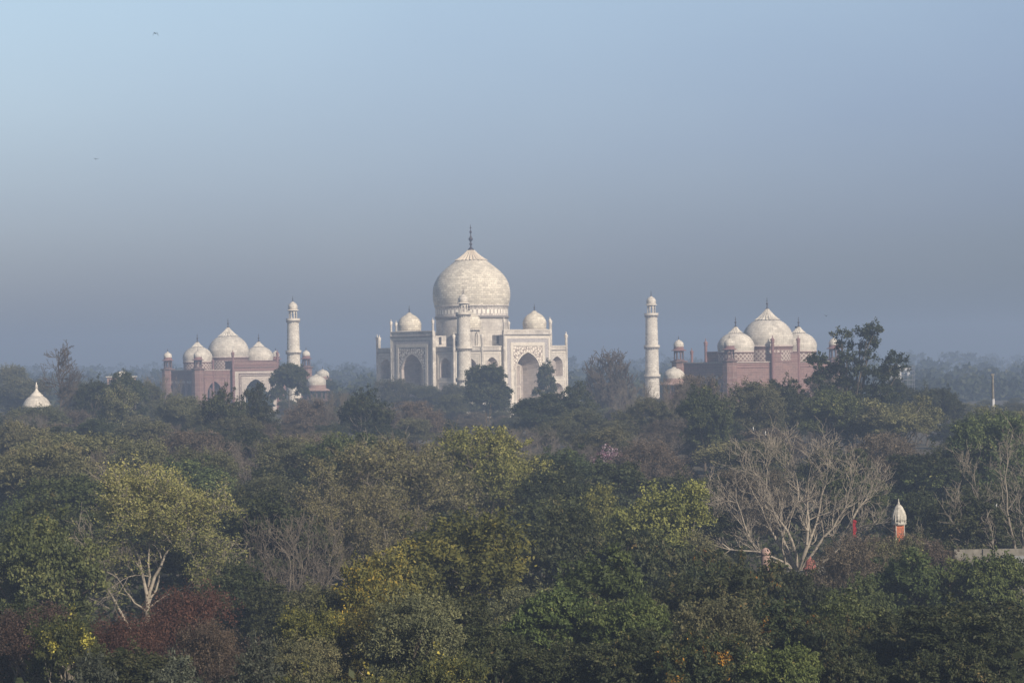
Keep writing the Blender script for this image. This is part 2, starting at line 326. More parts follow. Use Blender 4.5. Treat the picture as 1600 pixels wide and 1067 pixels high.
def lotus(parent, cx, cy, z0, z1, r0, r1, mat, n=48, nfl=24):
    mb = MB(); pr = [(r0 * 1.06, z0 - .22), (r0 * 1.1, z0 - .02), (r0 * .98, z0 + .12)]
    for k in range(1, 8):
        t = k / 7; pr.append((r1 + (r0 * .94 - r1) * (1 - t) ** 1.25, z0 + .12 + (z1 - z0 - .12) * t))
    mb.lathe(pr[:3], n, (cx, cy), 1, False); mb.lathe(pr[2:], n * 2, (cx, cy), 0, False, 0, .22, nfl, cap=True)
    return mb.build('lotus_cap', [mat, M_DARK], parent)

# ------------------------------------------------------------------ the mausoleum on its plinth
ROT = -0.028; TC = Vector((-14.75, 960.0, 0)); ZP = 13.0
pl = MB(); pl.box(-47.5, 47.5, -47.5, 47.5, 7, ZP); pl.box(-47.8, 47.8, -47.8, 47.8, ZP, ZP + .35)
plinth = empty('marble_plinth', TC, math.pi / 4 + ROT); pl.build('platform', M_MARB, plinth)
tag(plinth, 'wide square white marble terrace that carries the mausoleum and four minarets', 'plinth')
ZP += .35
taj = empty('mausoleum', TC + Vector((0, 0, ZP)), math.pi / 4 + ROT)
tag(taj, 'great white marble tomb with one huge bulbous dome and four small roof kiosks', 'mausoleum')
def Zr(z): return z - ZP                        # local height from world height
HM, DM, CHM = 21.25, 28.45, 5.1
body = MB()
def wing(mb, T, u0, u1, ztop=34.1):
    uc = (u0 + u1) / 2; w_ = min(5.7, (u1 - u0) * .59)
    zt = Zr(ztop)
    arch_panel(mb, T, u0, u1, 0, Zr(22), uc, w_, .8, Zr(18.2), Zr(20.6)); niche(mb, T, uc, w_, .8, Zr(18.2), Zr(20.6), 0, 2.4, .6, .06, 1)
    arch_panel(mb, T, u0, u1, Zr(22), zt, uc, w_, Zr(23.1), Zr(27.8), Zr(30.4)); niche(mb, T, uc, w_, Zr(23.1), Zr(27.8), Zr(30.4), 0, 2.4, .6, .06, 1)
    for za_, zb_ in ((.5, 21.7), (22.4, 32.2)):
        z0 = za_ if za_ < 1 else Zr(za_)
        frame_strip(mb, T, u0 + .55, u1 - .55, z0, Zr(zb_), .45, .002, .14, 2)
        frame_strip(mb, T, uc - w_ / 2 - .9, uc + w_ / 2 + .9, z0 + .1, Zr(zb_) - .9, .22, .002, .09, 2)
    mb.box(u0, u1, .003, .3, zt - 1.55, zt - 1.3, 3, T); mb.box(u0, u1, -.5, .22, zt, zt + .3, 2, T)
for k in range(4):
    T = face_T(0, 0, k * math.pi / 2, DM)
    wing(body, T, -HM, -11.6); wing(body, T, 11.6, HM)
    T2 = face_T(0, 0, k * math.pi / 2 + math.pi / 4, (HM + DM) / math.sqrt(2)); wing(body, T2, -CHM, CHM)
oc = []
for k in range(4):
    a = k * math.pi / 2
    for u in (-HM, HM): oc.append((DM * math.cos(a) - u * math.sin(a), DM * math.sin(a) + u * math.cos(a), Zr(34.0)))
body.poly(oc, None, 0)
body.build('wall', [M_MARB, M_NICHE, M_TRIM, M_DARK], taj)
portal0 = None
for k in range(4):
    T = face_T(0, 0, 0, DM); pz = Zr(40.0); n0 = 1.5
    if portal0 is None:
        p = MB()
        arch_panel(p, T, -11.6, 11.6, 0, pz - 1.6, 0, 11.9, .3, Zr(26.3), Zr(32.0), n0); p.box(-11.6, 11.6, n0 - 1.2, n0 + .12, pz - 1.6, pz, 0, T)
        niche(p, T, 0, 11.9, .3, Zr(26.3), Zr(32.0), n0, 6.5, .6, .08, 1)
        for s in (-1, 1): p.poly([T(s * 11.6, n0, 0), T(s * 11.6, -5, 0), T(s * 11.6, -5, pz - 1.6), T(s * 11.6, n0, pz - 1.6)], [(0, 0), (6.5, 0), (6.5, pz), (0, pz)], 0)
        p.poly([T(-11.6, -5, Zr(33)), T(11.6, -5, Zr(33)), T(11.6, -5, pz - 1.6), T(-11.6, -5, pz - 1.6)], None, 0)
        p.poly([T(-11.6, -5, pz - 1.6), T(11.6, -5, pz - 1.6), T(11.6, n0, pz - 1.61), T(-11.6, n0, pz - 1.61)], None, 0)
        # little stair turret arches at the sides above the wing roof
        for s in (-1, 1): p.box(s * 11.6, s * 11.66, -2.6, -1.4, Zr(35.2), Zr(38), 4, T)
        # back wall openings in the vault
        for z0, z1 in ((.3, Zr(19.6)), (Zr(20.6), Zr(27.4))):
            frame_strip(p, T, -2.2, 2.2, z0, z1, .3, n0 - 6.49, n0 - 6.3, 2)
        frame_strip(p, T, -11.3, 11.3, .2, pz - 2.2, .8, n0, n0 + .16, 2); frame_strip(p, T, -8.6, 8.6, .2, Zr(35.6), 1.2, n0, n0 + .16, 2)
        p.box(-11.9, 11.9, n0 + .12, n0 + .4, pz - 1.75, pz - 1.45, 3, T); p.box(-11.8, 11.8, n0 - .6, n0 + .3, pz, pz + .3, 2, T)
        portal0 = p.build('portal', [M_MARB, M_NICHE, M_TRIM, M_DARK, M_DOOR, M_REDD], taj)
        q = MB(); frame_strip(q, T, -10.45, 10.45, .2, Zr(37.1), 1.7, n0 + .01, n0 + .07, 0); q.build('inscription_band', M_INSC, portal0)
        q = MB(); arch_panel(q, T, -7.3, 7.3, Zr(25.8), Zr(34.2), 0, 12.5, Zr(25.8), Zr(26.4), Zr(32.5), n0 + .05); q.build('spandrel', M_SPAN, portal0)
        q = MB()
        ap = [(-6.25, .3)] + arch_pts(12.5, Zr(26.4), Zr(32.5)) + [(6.25, .3)]; ai = [(-5.95, .3)] + arch_pts(11.9, Zr(26.3), Zr(32.0)) + [(5.95, .3)]
        for a in range(len(ap) - 1): q.poly([T(ap[a][0], n0 + .14, ap[a][1]), T(ap[a + 1][0], n0 + .14, ap[a + 1][1]), T(ai[a + 1][0], n0 + .14, ai[a + 1][1]), T(ai[a][0], n0 + .14, ai[a][1])], None, 0)
        q.build('arch_moulding', M_TRIM, portal0)
    else:
        c = copy_tree(portal0, taj); c.rotation_euler.z = k * math.pi / 2
for k in range(4):
    a = k * math.pi / 2
    for u in (-HM, HM): pinnacle(taj, DM * math.cos(a) - u * math.sin(a), DM * math.sin(a) + u * math.cos(a), 0, Zr(39.6), .46, M_MARB, M_TRIM)
    for u in (-11.6, 11.6): pinnacle(taj, (DM + 1.4) * math.cos(a) - u * math.sin(a), (DM + 1.4) * math.sin(a) + u * math.cos(a), 0, Zr(45.0), .42, M_MARB, M_TRIM)
dr = MB(); dr.lathe([(13.4, Zr(34)), (13.4, Zr(44.6))], 64); dr.lathe([(13.35, Zr(44.6)), (13.95, Zr(45.2)), (13.95, Zr(45.7)), (13.6, Zr(45.9))], 64, m=1, smooth=False)
dr.lathe([(13.6, Zr(45.9)), (13.6, Zr(46.6))], 64, m=2); dr.lathe([(13.62, Zr(46.6)), (13.62, Zr(48.1))], 64, m=3); dr.lathe([(13.6, Zr(48.1)), (13.7, Zr(49.3)), (14.1, Zr(49.45)), (14.1, Zr(49.75)), (13.8, Zr(49.8))], 64, m=2)
for k in range(4):
    T = face_T(0, 0, k * math.pi / 2 + R(22), 13.15); dr.box(-.5, .5, -.5, .32, Zr(34), Zr(36.6), 5, T); dr.box(-.9, .9, -.5, .25, Zr(34), Zr(37.2), 4, T)
o = dr.build('drum', [M_MARB, M_DARK, M_BAND, M_PETAL, M_TRIM, M_DOOR], taj)
dm = MB(); prof = [(13.85, 49.8), (14.1, 50.6), (14.35, 51.8), (14.5, 53.2), (14.5, 54.6), (14.3, 56.5), (13.85, 58.1), (13.2, 59.5), (12.2, 61.0), (10.95, 62.4), (9.4, 63.8), (7.85, 65.0), (6.6, 66.0), (5.8, 66.6), (5.5, 66.75)]
dm.lathe([(r, Zr(z)) for r, z in prof], 72); dome = dm.build('dome', M_DOME, taj)
lotus(dome, 0, 0, Zr(66.6), Zr(70.5), 5.35, 1.25, M_LOTUS)
finial_mb(0, 0, Zr(70.4), Zr(80.2), 1.0).build('finial', M_BRONZE, taj)
for k in range(4):
    a = math.pi / 4 + k * math.pi / 2; kiosk(taj, 'roof_kiosk', 23.4 * math.cos(a), 23.4 * math.sin(a), Zr(34), Zr(40.6), 4.1, 4.95, 4.3, Zr(41.0), Zr(47.6), Zr(50.3), M_MARB, M_DOME, M_TRIM, fs=.4, colw=.3)

# ------------------------------------------------------------------ minarets
def minaret(loc):
    t = empty('minaret', loc, 0); z = lambda a: a - ZP
    s = MB(); s.lathe([(2.75, 0), (2.6, z(22.9)), (2.45, z(32.9)), (2.2, z(44.6)), (2.12, z(45.2))], 28); s.build('shaft', M_MIN, t)
    for zt, r, rs in ((23.2, 3.1, 2.6), (34.1, 2.98, 2.4), (46.0, 2.65, 2.15)):
        b = MB(); b.lathe([(rs + .02, z(zt - 1.1)), (r, z(zt - .75)), (r, z(zt)), (r - .12, z(zt)), (r - .12, z(zt - .7)), (.5, z(zt - .69))], 28, smooth=False)
        for k in range(28):
            T = face_T(0, 0, k * 2 * math.pi / 28, rs); b.box(-.12, .12, -.1, r - rs - .06, z(zt - 1.45), z(zt - .8), 1, T)
        b.build('balcony', [M_TRIM, M_DARK], t)
    kiosk(t, 'lantern', 0, 0, z(45.3), z(49.2), 1.62, 2.25, 1.72, z(49.65), z(52.4), z(54.6), M_TRIM, M_DOME2, M_TRIM, fs=.28, colw=.2)
    return t
c45 = math.pi / 4 + ROT; m0 = None
for (sx, sy, lab) in ((-1, -1, 'nearest white minaret standing in front of the great dome'), (-1, 1, 'white minaret rising behind the round dark tree beside the left mosque'),
                      (1, -1, 'white minaret standing alone left of the right-hand red building'), (1, 1, 'farthest white minaret hidden behind the great dome')):
    v = Matrix.Rotation(c45, 3, 'Z') @ Vector((sx * 47.4, sy * 47.4, 0)); loc = TC + v + Vector((0, 0, ZP))
    if m0 is None: m0 = o = minaret(loc)
    else: o = copy_tree(m0); o.location = loc
    tag(o, lab, 'minaret', 'minarets at the corners of the marble terrace')

# ------------------------------------------------------------------ the two red buildings
def side_hall(cx, cy, vdir, label, s, Lh, Wf, Wb, name):
    """local x runs along the front, local -y... the front faces +y local; vdir turns +y local to the mausoleum"""
    zb = 9.0; t = empty(name, (cx, cy, zb), vdir - math.pi / 2); z = lambda a: a - zb
    tag(t, label, 'building', 'red halls flanking the mausoleum')
    H = z(27.2); b = MB(); F = face_T(0, 0, math.pi / 2, Wf); B = face_T(0, 0, -math.pi / 2, Wb); E1 = face_T(0, (Wf - Wb) / 2, 0, Lh); E2 = face_T(0, (Wf - Wb) / 2, math.pi, Lh); We = (Wf + Wb) / 2
    # front wings with one big arch niche and small panels
    for s_ in (-1, 1):
        u0, u1 = sorted((s_ * 11.4, s_ * (Lh)))
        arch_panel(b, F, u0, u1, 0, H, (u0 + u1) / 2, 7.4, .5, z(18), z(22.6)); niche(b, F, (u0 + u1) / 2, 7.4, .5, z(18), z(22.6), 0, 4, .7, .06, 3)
        frame_strip(b, F, (u0 + u1) / 2 - 5.2, (u0 + u1) / 2 + 5.2, .3, z(24.2), .35, .002, .15, 2); frame_strip(b, F, (u0 + u1) / 2 - 6.6, (u0 + u1) / 2 + 6.6, .3, z(25.5), .25, .002, .12, 2)
    # back, plain with a projecting block
    b.poly([B(-Lh, 0, 0), B(Lh, 0, 0), B(Lh, 0, H), B(-Lh, 0, H)], [(-Lh, 0), (Lh, 0), (Lh, H), (-Lh, H)], 0)
    for E in (E1, E2):
        w5 = We * 2 / 5
        for k in range(5):
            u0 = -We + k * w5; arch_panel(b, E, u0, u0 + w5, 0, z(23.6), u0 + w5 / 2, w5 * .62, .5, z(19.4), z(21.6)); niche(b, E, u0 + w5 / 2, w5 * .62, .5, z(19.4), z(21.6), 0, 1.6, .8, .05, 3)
            b.poly([E(u0 + w5 * .12, .03, z(21.9)), E(u0 + w5 * .88, .03, z(21.9)), E(u0 + w5 * .88, .03, z(22.9)), E(u0 + w5 * .12, .03, z(22.9))], None, 4)
        b.poly([E(-We, 0, z(23.6)), E(We, 0, z(23.6)), E(We, 0, H), E(-We, 0, H)], [(-We, 0), (We, 0), (We, 3.6), (-We, 3.6)], 0)
        b.box(-We, We, .002, .18, z(24.0), z(24.25), 2, E)
    b.poly([F(-Lh, 0, H - .3), F(Lh, 0, H - .3), B(-Lh, 0, H - .3), B(Lh, 0, H - .3)], None, 0)
    for T, u in ((F, Lh), (B, Lh), (E1, We), (E2, We)):
        for z0, z1, pr in ((H - 1.9, H - 1.65, .22), (H - .95, H - .75, .14), (H - .12, H + .15, .3)):
            if T is F:
                for s_ in (-1, 1): a0, a1 = sorted((s_ * 11.7, s_ * u)); b.box(a0, a1, .003, pr, z0, z1, 2 if z1 < H else 5, T)
            else: b.box(-u, u, .003, pr, z0, z1, 2 if z1 < H else 5, T)
    b.build('wall', [M_RED, M_RED2, M_REDT, M_REDD, M_WHITEP, M_WHITEP], t)
    # portal on the mausoleum side
    p = MB(); pz = z(30.6); n0 = 1.6
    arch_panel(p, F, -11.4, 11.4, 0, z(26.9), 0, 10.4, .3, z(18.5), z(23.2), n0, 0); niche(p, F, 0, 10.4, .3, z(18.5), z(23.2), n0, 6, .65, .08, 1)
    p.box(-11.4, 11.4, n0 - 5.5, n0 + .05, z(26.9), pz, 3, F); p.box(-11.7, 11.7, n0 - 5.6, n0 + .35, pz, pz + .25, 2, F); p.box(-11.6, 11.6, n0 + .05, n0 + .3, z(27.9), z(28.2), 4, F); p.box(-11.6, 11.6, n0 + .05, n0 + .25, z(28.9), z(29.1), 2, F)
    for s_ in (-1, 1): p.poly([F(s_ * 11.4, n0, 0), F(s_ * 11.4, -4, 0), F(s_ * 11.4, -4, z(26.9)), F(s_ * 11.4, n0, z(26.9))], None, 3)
    frame_strip(p, F, -11.3, 11.3, .2, z(27.1), .5, n0 + .01, n0 + .2, 2); frame_strip(p, F, -8.7, 8.7, .2, z(25.6), .35, n0 + .01, n0 + .2, 4); frame_strip(p, F, -7.8, 7.8, .2, z(24.8), .3, n0 + .01, n0 + .16, 4)
    for k, uu in enumerate((-3.2, 0, 3.2)): p.box(uu - 1, uu + 1, n0 - 5.9, n0 - 5.7, .3, z(15), 5, F)
    p.build('portal', [M_WHITEP, M_REDD, M_REDT, M_RED, M_REDD, M_DOOR], t)
    for u in (-11.5, 11.5): pinnacle(t, *F(u, n0 - .1, 0)[:2], 0, z(35.4), .5, M_REDT, M_REDT)
    for u in (-20.3, 20.3): pinnacle(t, *F(u, -.2, 0)[:2], 0, z(32.2), .42, M_REDT, M_REDT)
    # block on the outer side
    p = MB(); p.box(-6.5, 6.5, -4, 1.3, 0, z(30.0), 0, B)
    for z0, z1, pr in ((z(27.2), z(27.4), 1.45), (z(28.6), z(28.8), 1.42), (z(30), z(30.2), 1.55)): p.box(-6.6, 6.6, 1.0, pr, z0, z1, 1, B)
    p.build('rear_block', [M_RED, M_REDT], t)
    for u in (-6.5, 6.5): pinnacle(t, *B(u, 1.25, 0)[:2], 0, z(36.0), .5, M_REDT, M_REDT)
    # domes
    for u, rd, rm, zw, zdb, zdm, zl, zt, rl, zf, zdiam in ((0, 8.3, 8.55, 27, 32.8, 35.0, 41.1, 44.8, 3.75, 48.7, 31.0), (-15.9, 5.9, 6.1, 27, 31.0, 32.7, 36.7, 38.8, 2.2, 42.3, 30.0), (15.9, 5.9, 6.1, 27, 31.0, 32.7, 36.7, 38.8, 2.2, 42.3, 30.0)):
        c = (u, 0); d = MB(); d.lathe([(rd - .12, z(27.0)), (rd - .12, z(27.6))], 48, c, 1); d.lathe([(rd - .1, z(27.6)), (rd - .1, z(zdiam))], 48, c, 0); d.lathe([(rd - .12, z(zdiam)), (rd - .05, z(zdb) - .9), (rd + .18, z(zdb) - .8), (rd + .18, z(zdb) - .5)], 48, c, 1)
        d.lathe([(rd + .08, z(zdb) - .5), (rd + .08, z(zdb) - .05), (rd - .1, z(zdb))], 48, c, 2); d.build('drum', [M_DIAM, M_RED, M_WHITEP], t)
        d = MB(); d.lathe(dome_prof(rd, rm, z(zdb) + .003, z(zdm), 0, rl, z(zl)), 56, c); do = d.build('dome', M_DOME2, t); lotus(do, u, 0, z(zl) - .05, z(zt), rl, .5, M_DOME2, 32, 20)
        finial_mb(u, 0, z(zt) - .05, z(zf), .48).build('finial', M_BRONZE, t)
    # corner towers with their kiosks
    for sx in (-1, 1):
        for y_ in (Wf, -Wb):
            x_ = sx * Lh; c = MB(); c.lathe([(2.5, 0), (2.5, z(27.3)), (3.1, z(27.6)), (3.2, z(27.9)), (1.2, z(27.92))], 8, (x_, y_), 0, False, math.pi / 8)
            for k in range(6): c.lathe([(2.62, z(11 + 2.6 * k)), (2.62, z(11.2 + 2.6 * k))], 8, (x_, y_), 1, False, math.pi / 8)
            to = c.build('corner_tower', [M_RED2, M_REDT], t)
            k_ = kiosk(t, 'tower_kiosk', x_, y_, z(27.9), z(31.5), 1.75, 2.5, 1.62, z(32.55), z(35.0), z(36.3), M_REDD, M_DOME2, M_REDT, fs=.25, colw=.2)
    return t
aw = -math.pi / 4 + ROT
side_hall(-14.83 - .687 * 150.1, 960 + .727 * 150.1, aw, 'left red sandstone mosque with three pale domes and a white arched portal', 1, 28.0, 16.6, 4.0, 'mosque')
side_hall(-14.83 + .687 * 145.5, 960 - .727 * 145.5, aw + math.pi, 'right red sandstone hall with three pale domes showing its plain back wall', -1, 26.4, 15.8, 6.5, 'guest_hall')

# ------------------------------------------------------------------ pavilions, temples, small structures
def pavilion(x, ytop, d, re, label, group=None, zb=9):
    top = P(x, ytop, d); t = empty('garden_pavilion', (top.x, d, zb), 0); tag(t, label, 'pavilion', group); H = top.z - zb; s = re / 5.4
    c = MB()
    for k in range(12):
        a = k * math.pi / 6 + .1; c.lathe([(.28 * s, H - 9.9 * s), (.22 * s, H - 6.3 * s)], 6, (4.0 * s * math.cos(a), 4.0 * s * math.sin(a)))
    c.lathe([(3.9 * s, H - 6.9 * s), (4.2 * s, H - 6.3 * s)], 24); c.build('columns', M_REDD, t)
    w_ = MB(); w_.lathe([(4.4 * s, 0), (4.4 * s, H - 9.9 * s), (1, H - 9.85 * s)], 16, smooth=False); w_.build('wall', M_RED, t)
    e = MB(); e.lathe([(4.0 * s, H - 6.3 * s), (5.5 * s, H - 6.6 * s), (5.5 * s, H - 6.4 * s), (4.1 * s, H - 5.6 * s), (3.85 * s, H - 5.5 * s), (3.85 * s, H - 4.3 * s)], 32, smooth=False); e.build('eave', M_PINKR, t)
    q = MB(); q.lathe(dome_prof(3.75 * s, 3.9 * s, H - 4.3 * s, H - 3.0 * s, 0, 1.0 * s, H - .55 * s) + [(.3 * s, H)], 32); q.build('dome', M_DOME2, t)
    finial_mb(0, 0, H - .1, H + 1.8 * s, .3).build('finial', M_BRONZE, t)
pavilion(494, 584.4, 1010, 5.4, 'domed red pavilion on columns low beside the left minaret')
pavilion(504, 576.5, 1160, 4.2, 'smaller hazy domed pavilion peeping over the dark bush behind its neighbour')
pavilion(1053, 573, 802, 4.6, 'pale domed pavilion behind bare twigs at the foot of the right minaret')
# white temple dome far left
t0 = P(57, 607, 780); t = empty('white_temple', (t0.x, 780, 9)); tag(t, 'small white conical temple dome poking above trees at far left', 'temple'); H = t0.z - 9
q = MB(); q.lathe([(3.2, 0), (3.2, H - 6.0)], 16, smooth=False); q.build('wall', M_PLASTER, t)
q = MB(); q.lathe([(3.2, H - 6.0), (4.4, H - 5.6), (4.2, H - 4.9), (3.7, H - 3.9), (2.9, H - 2.9), (1.9, H - 2.3), (1.7, H - 2.2)], 24, smooth=False); q.lathe([(2.0, H - 2.3), (2.0, H - 2.1), (1.2, H - 1.4), (.5, H - .6), (.25, H)], 24, m=1); q.build('dome', [M_DOME2, M_TRIM], t)
q = MB(); q.lathe([(.25, H), (.55, H + .3), (.25, H + .6), (.45, H + .9), (.2, H + 1.2), (.15, H + 1.9)], 10); q.build('finial', M_TRIM, t)
# pale building behind trees left
t0 = P(190, 585, 900); t = empty('pale_pavilion', (t0.x, 900, 9)); tag(t, 'pinkish pale building roof glimpsed behind the flat tree at left', 'building'); H = t0.z - 9
q = MB(); q.box(-4.6, 4.6, -3, 3, 0, H - 1)
for k in range(4): q.box(-4.0 + k * 2.2, -2.8 + k * 2.2, -3.05, -2.9, H - 4, H - 1.8, 1)
q.build('wall', [M_PINKR, M_DOOR], t); q = MB(); q.box(-5, 5, -3.4, 3.4, H - 1, H - .6); q.lathe([(2.2, H - .6), (2.3, H - .1), (1.6, H + .7), (.1, H + 1.2)], 16); q.build('roof', M_DOME2, t)
# spire temple, right
def zat(x, y, d): return P(x, y, d).z
t0 = P(1404, 787, 262); gz = ground(262); t = empty('temple_tower', (t0.x, 262, gz), R(8)); tag(t, 'slim shrine tower with grey white spire over an orange body', 'temple'); k = 262 / FPX
z1 = zat(1404, 817, 262) - gz; zt = zat(1404, 787, 262) - gz
t.scale = (.78, .78, 1); q = MB(); q.box(-.58, .58, -.58, .58, 0, z1 - .1)
for sx in (-1, 1):
    for sy in (-1, 1): q.box(sx * .56 - .05, sx * .56 + .05, sy * .56 - .05, sy * .56 + .05, 0, z1 - .12, 1)
q.build('body', [M_ORANGE, M_PLASTER], t)
q = MB(); q.lathe([(.95, z1 - .15), (1.0, z1), (.86, z1 + .15), (.98, z1 + .35), (.98, z1 + .75), (.82, z1 + 1.15), (.55, z1 + 1.6), (.3, z1 + 1.85), (.12, zt)], 8, rot=math.pi / 8, smooth=False)
for a in range(8):
    for j in range(4): q.box(*(lambda x, y: (x - .07, x + .07, y - .07, y + .07))((.92 - .02 * j) * math.cos(a * math.pi / 4), (.92 - .02 * j) * math.sin(a * math.pi / 4)), z1 + .1 + .2 * j, z1 + .26 + .2 * j)
q.build('spire', M_PLASTER, t); q = MB(); q.lathe([(.12, zt - .02), (.18, zt + .12), (.06, zt + .2), (.09, zt + .3), (.02, zt + .55)], 8); q.build('finial', M_PLASTER, t)
# flag on a pole
t0 = P(1332, 812, 266); gz = ground(266); t = empty('flag', (t0.x, 266, gz)); tag(t, 'limp red flag on a thin pole left of the orange shrine tower', 'flag'); H = t0.z - gz
q = MB(); q.lathe([(.04, 0), (.03, H + .2)], 6); q.build('pole', M_BARK, t)
q = MB()
for i in range(8):
    for j in range(3):
        f = lambda a, b: (.03 + b * .11 * (1 + .3 * math.sin(a * 1.7)), .07 * math.sin(a * 2 + b * 2.5), H - a * .22)
        q.poly([f(i, j), f(i, j + 1), f(i + 1, j + 1), f(i + 1, j)], None, 0, True)
q.build('cloth', M_FLAG, t)
# red chhatri
t0 = P(1266, 872, 232); gz = ground(232); t = empty('red_kiosk', (t0.x, 232, gz)); tag(t, 'small red domed kiosk below the big bare tree', 'kiosk'); H = t0.z - gz
q = MB()
for sx in (-1, 1):
    for sy in (-1, 1): q.box(sx * .42 - .07, sx * .42 + .07, sy * .42 - .07, sy * .42 + .07, H - 1.85, H - .92)
q.box(-.6, .6, -.6, .6, 0, H - 1.85); q.build('columns', M_REDD, t)
q = MB(); q.lathe([(.5, H - .95), (.72, H - .98), (.72, H - .9), (.48, H - .72), (.46, H - .45), (.38, H - .22), (.2, H - .06), (.1, H), (.02, H + .18)], 16); q.build('dome', plain('red_dome', (.28, .10, .085)), t)
t0 = P(1196, 855, 236); gz = ground(236); t = empty('pink_kiosk', (t0.x, 236, gz)); tag(t, 'pale pink stone cupola rising from orange-flecked leaves', 'kiosk'); H = t0.z - gz
q = MB(); q.lathe([(.42, 0), (.42, H - .7)], 8); q.build('body', M_PINKR, t); q = MB(); q.lathe([(.4, H - .7), (.5, H - .66), (.45, H - .4), (.3, H - .14), (.02, H)], 14); q.build('dome', M_PINKR, t)
# low roof behind the kiosk
a, b_ = P(1238, 887, 245), P(1294, 886, 245); gz = ground(245); t = empty('low_building', ((a.x + b_.x) / 2, 245, gz)); tag(t, 'low plastered building with pale flat roof at the foot of the bare tree', 'building'); H = a.z - gz; W = (b_.x - a.x) / 2
q = MB(); q.box(-W, W, -2, 2, 0, H - .7); q.box(-.5, .5, -2.04, -1.9, H - 2.4, H - 1.2, 1); q.build('wall', [M_CONC, M_DOOR], t); q = MB(); q.box(-W - .3, W + .3, -2.4, 2.4, H - .7, H - .45); q.box(-W * .2, W * .9, -1, 2, H - .45, H + .1); q.build('roof', M_CONC, t)
# boundary wall and sheet roofs right
a, b_ = P(1488, 857, 250), P(1640, 851, 246); gz = ground(248); t = empty('boundary_wall', (a.x, 249, gz)); tag(t, 'weathered grey panel wall with a post at the right edge', 'wall'); H = a.z - gz
q = MB(); Lw = b_.x - a.x; q.box(0, Lw, -.1, .1, H - 1.35, H)
q.box(0, Lw, -.09, .09, 0, H - 1.36); q.build('panel', M_CONC, t); q = MB()
for x_ in (2.75, 8.2): q.box(x_, x_ + .35, -.22, .22, 0, H + .02)
q.build('post', M_CONC, t)
for i, (x, y, ww, rz, lab) in enumerate(((1565, 884, 2.6, .15, 'tilted pale sheet roof under the grey wall at right'), (1592, 872, 2.2, -.2, 'upper pale sheet roof touching the right edge below the wall'))):
    t0 = P(x, y, 238 - 3 * i); gz = ground(238); t = empty('shed', (t0.x, t0.y, gz), rz); tag(t, lab, 'shed'); H = t0.z - gz
    q = MB(); q.box(-ww, ww, -1.5, 1.5, 0, H - .5); q.build('wall', M_CONC, t); q = MB()
    q.poly([(-ww - .3, -2, H - .7), (ww + .3, -2, H - .55), (ww + .3, 2, H + .15), (-ww - .3, 2, H)], None); q.poly([(-ww - .3, -2, H - .76), (ww + .3, -2, H - .61), (ww + .3, 2, H + .09), (-ww - .3, 2, H - .06)], None)
    q.box(-ww, ww, -.7, -.62, H - .33, H - .2); q.build('roof', M_ROOF, t)
# pole and the scaffolded tower
t0 = P(1551, 584, 470); gz = 8; t = empty('utility_pole', (t0.x, 470, gz)); tag(t, 'tall grey concrete pole rising at far right', 'pole'); H = t0.z - gz
q = MB(); q.lathe([(.3, 0), (.3, H - 4.6)], 8); q.build('lower_shaft', M_HOUSE, t); q = MB(); q.lathe([(.24, H - 4.6), (.2, H - .3)], 8); q.box(-.3, .3, -.15, .15, H - .3, H); q.build('upper_shaft', M_CONC, t)
t0 = P(1404, 572, 960); t = empty('scaffolded_tower', (t0.x, 960, 9)); tag(t, 'pale tower wrapped in scaffolding right of the tall clumpy tree', 'tower'); H = t0.z - 9
q = MB(); q.lathe([(3.2, 0), (3.2, H), (2, H + .4)], 8, (-2, 0), smooth=False, rot=.4); q.build('wall', M_HOUSE, t); q = MB()
for x_ in (1.5, 3.5, 5.5):
    for y_ in (-2, 2): q.box(x_ - .07, x_ + .07, y_ - .07, y_ + .07, 0, H + .2)
for j in range(8):
    for y_ in (-2, 2): q.box(-2, 5.7, y_ - .09, y_ + .09, H - .2 - 1.7 * j, H - 1.7 * j)
q.build('scaffolding', M_STEEL, t)
for i, (x, y, d, s, lab) in enumerate(((1518, 577, 2100, 5, 'tiny hazy white house among the far blue trees'), (1525, 577, 2150, 5, 'tiny hazy white house just right of its twin'), (1412, 576, 1500, 5, 'small pale house just right of the scaffolded tower'), (1461, 582, 1900, 3.5, 'small hazy white house left of the twin far houses'))):
    t0 = P(x, y, d); t = empty('far_house', (t0.x, d, 9), .3 * i); tag(t, lab, 'house', 'pale houses far off in the haze'); H = t0.z - 9
    q = MB(); q.box(-s / 2, s / 2, -s / 2, s / 2, 0, H); q.build('wall', M_HOUSE, t); q = MB(); q.box(-s / 2 - .2, s / 2 + .2, -s / 2 - .2, s / 2 + .2, H, H + .4); q.build('roof', M_TRIM, t)
    q = MB(); q.box(-.6, .6, -s / 2 - .05, -s / 2 + .05, H - 3, H - 1.4); q.build('window', M_DOOR, t)

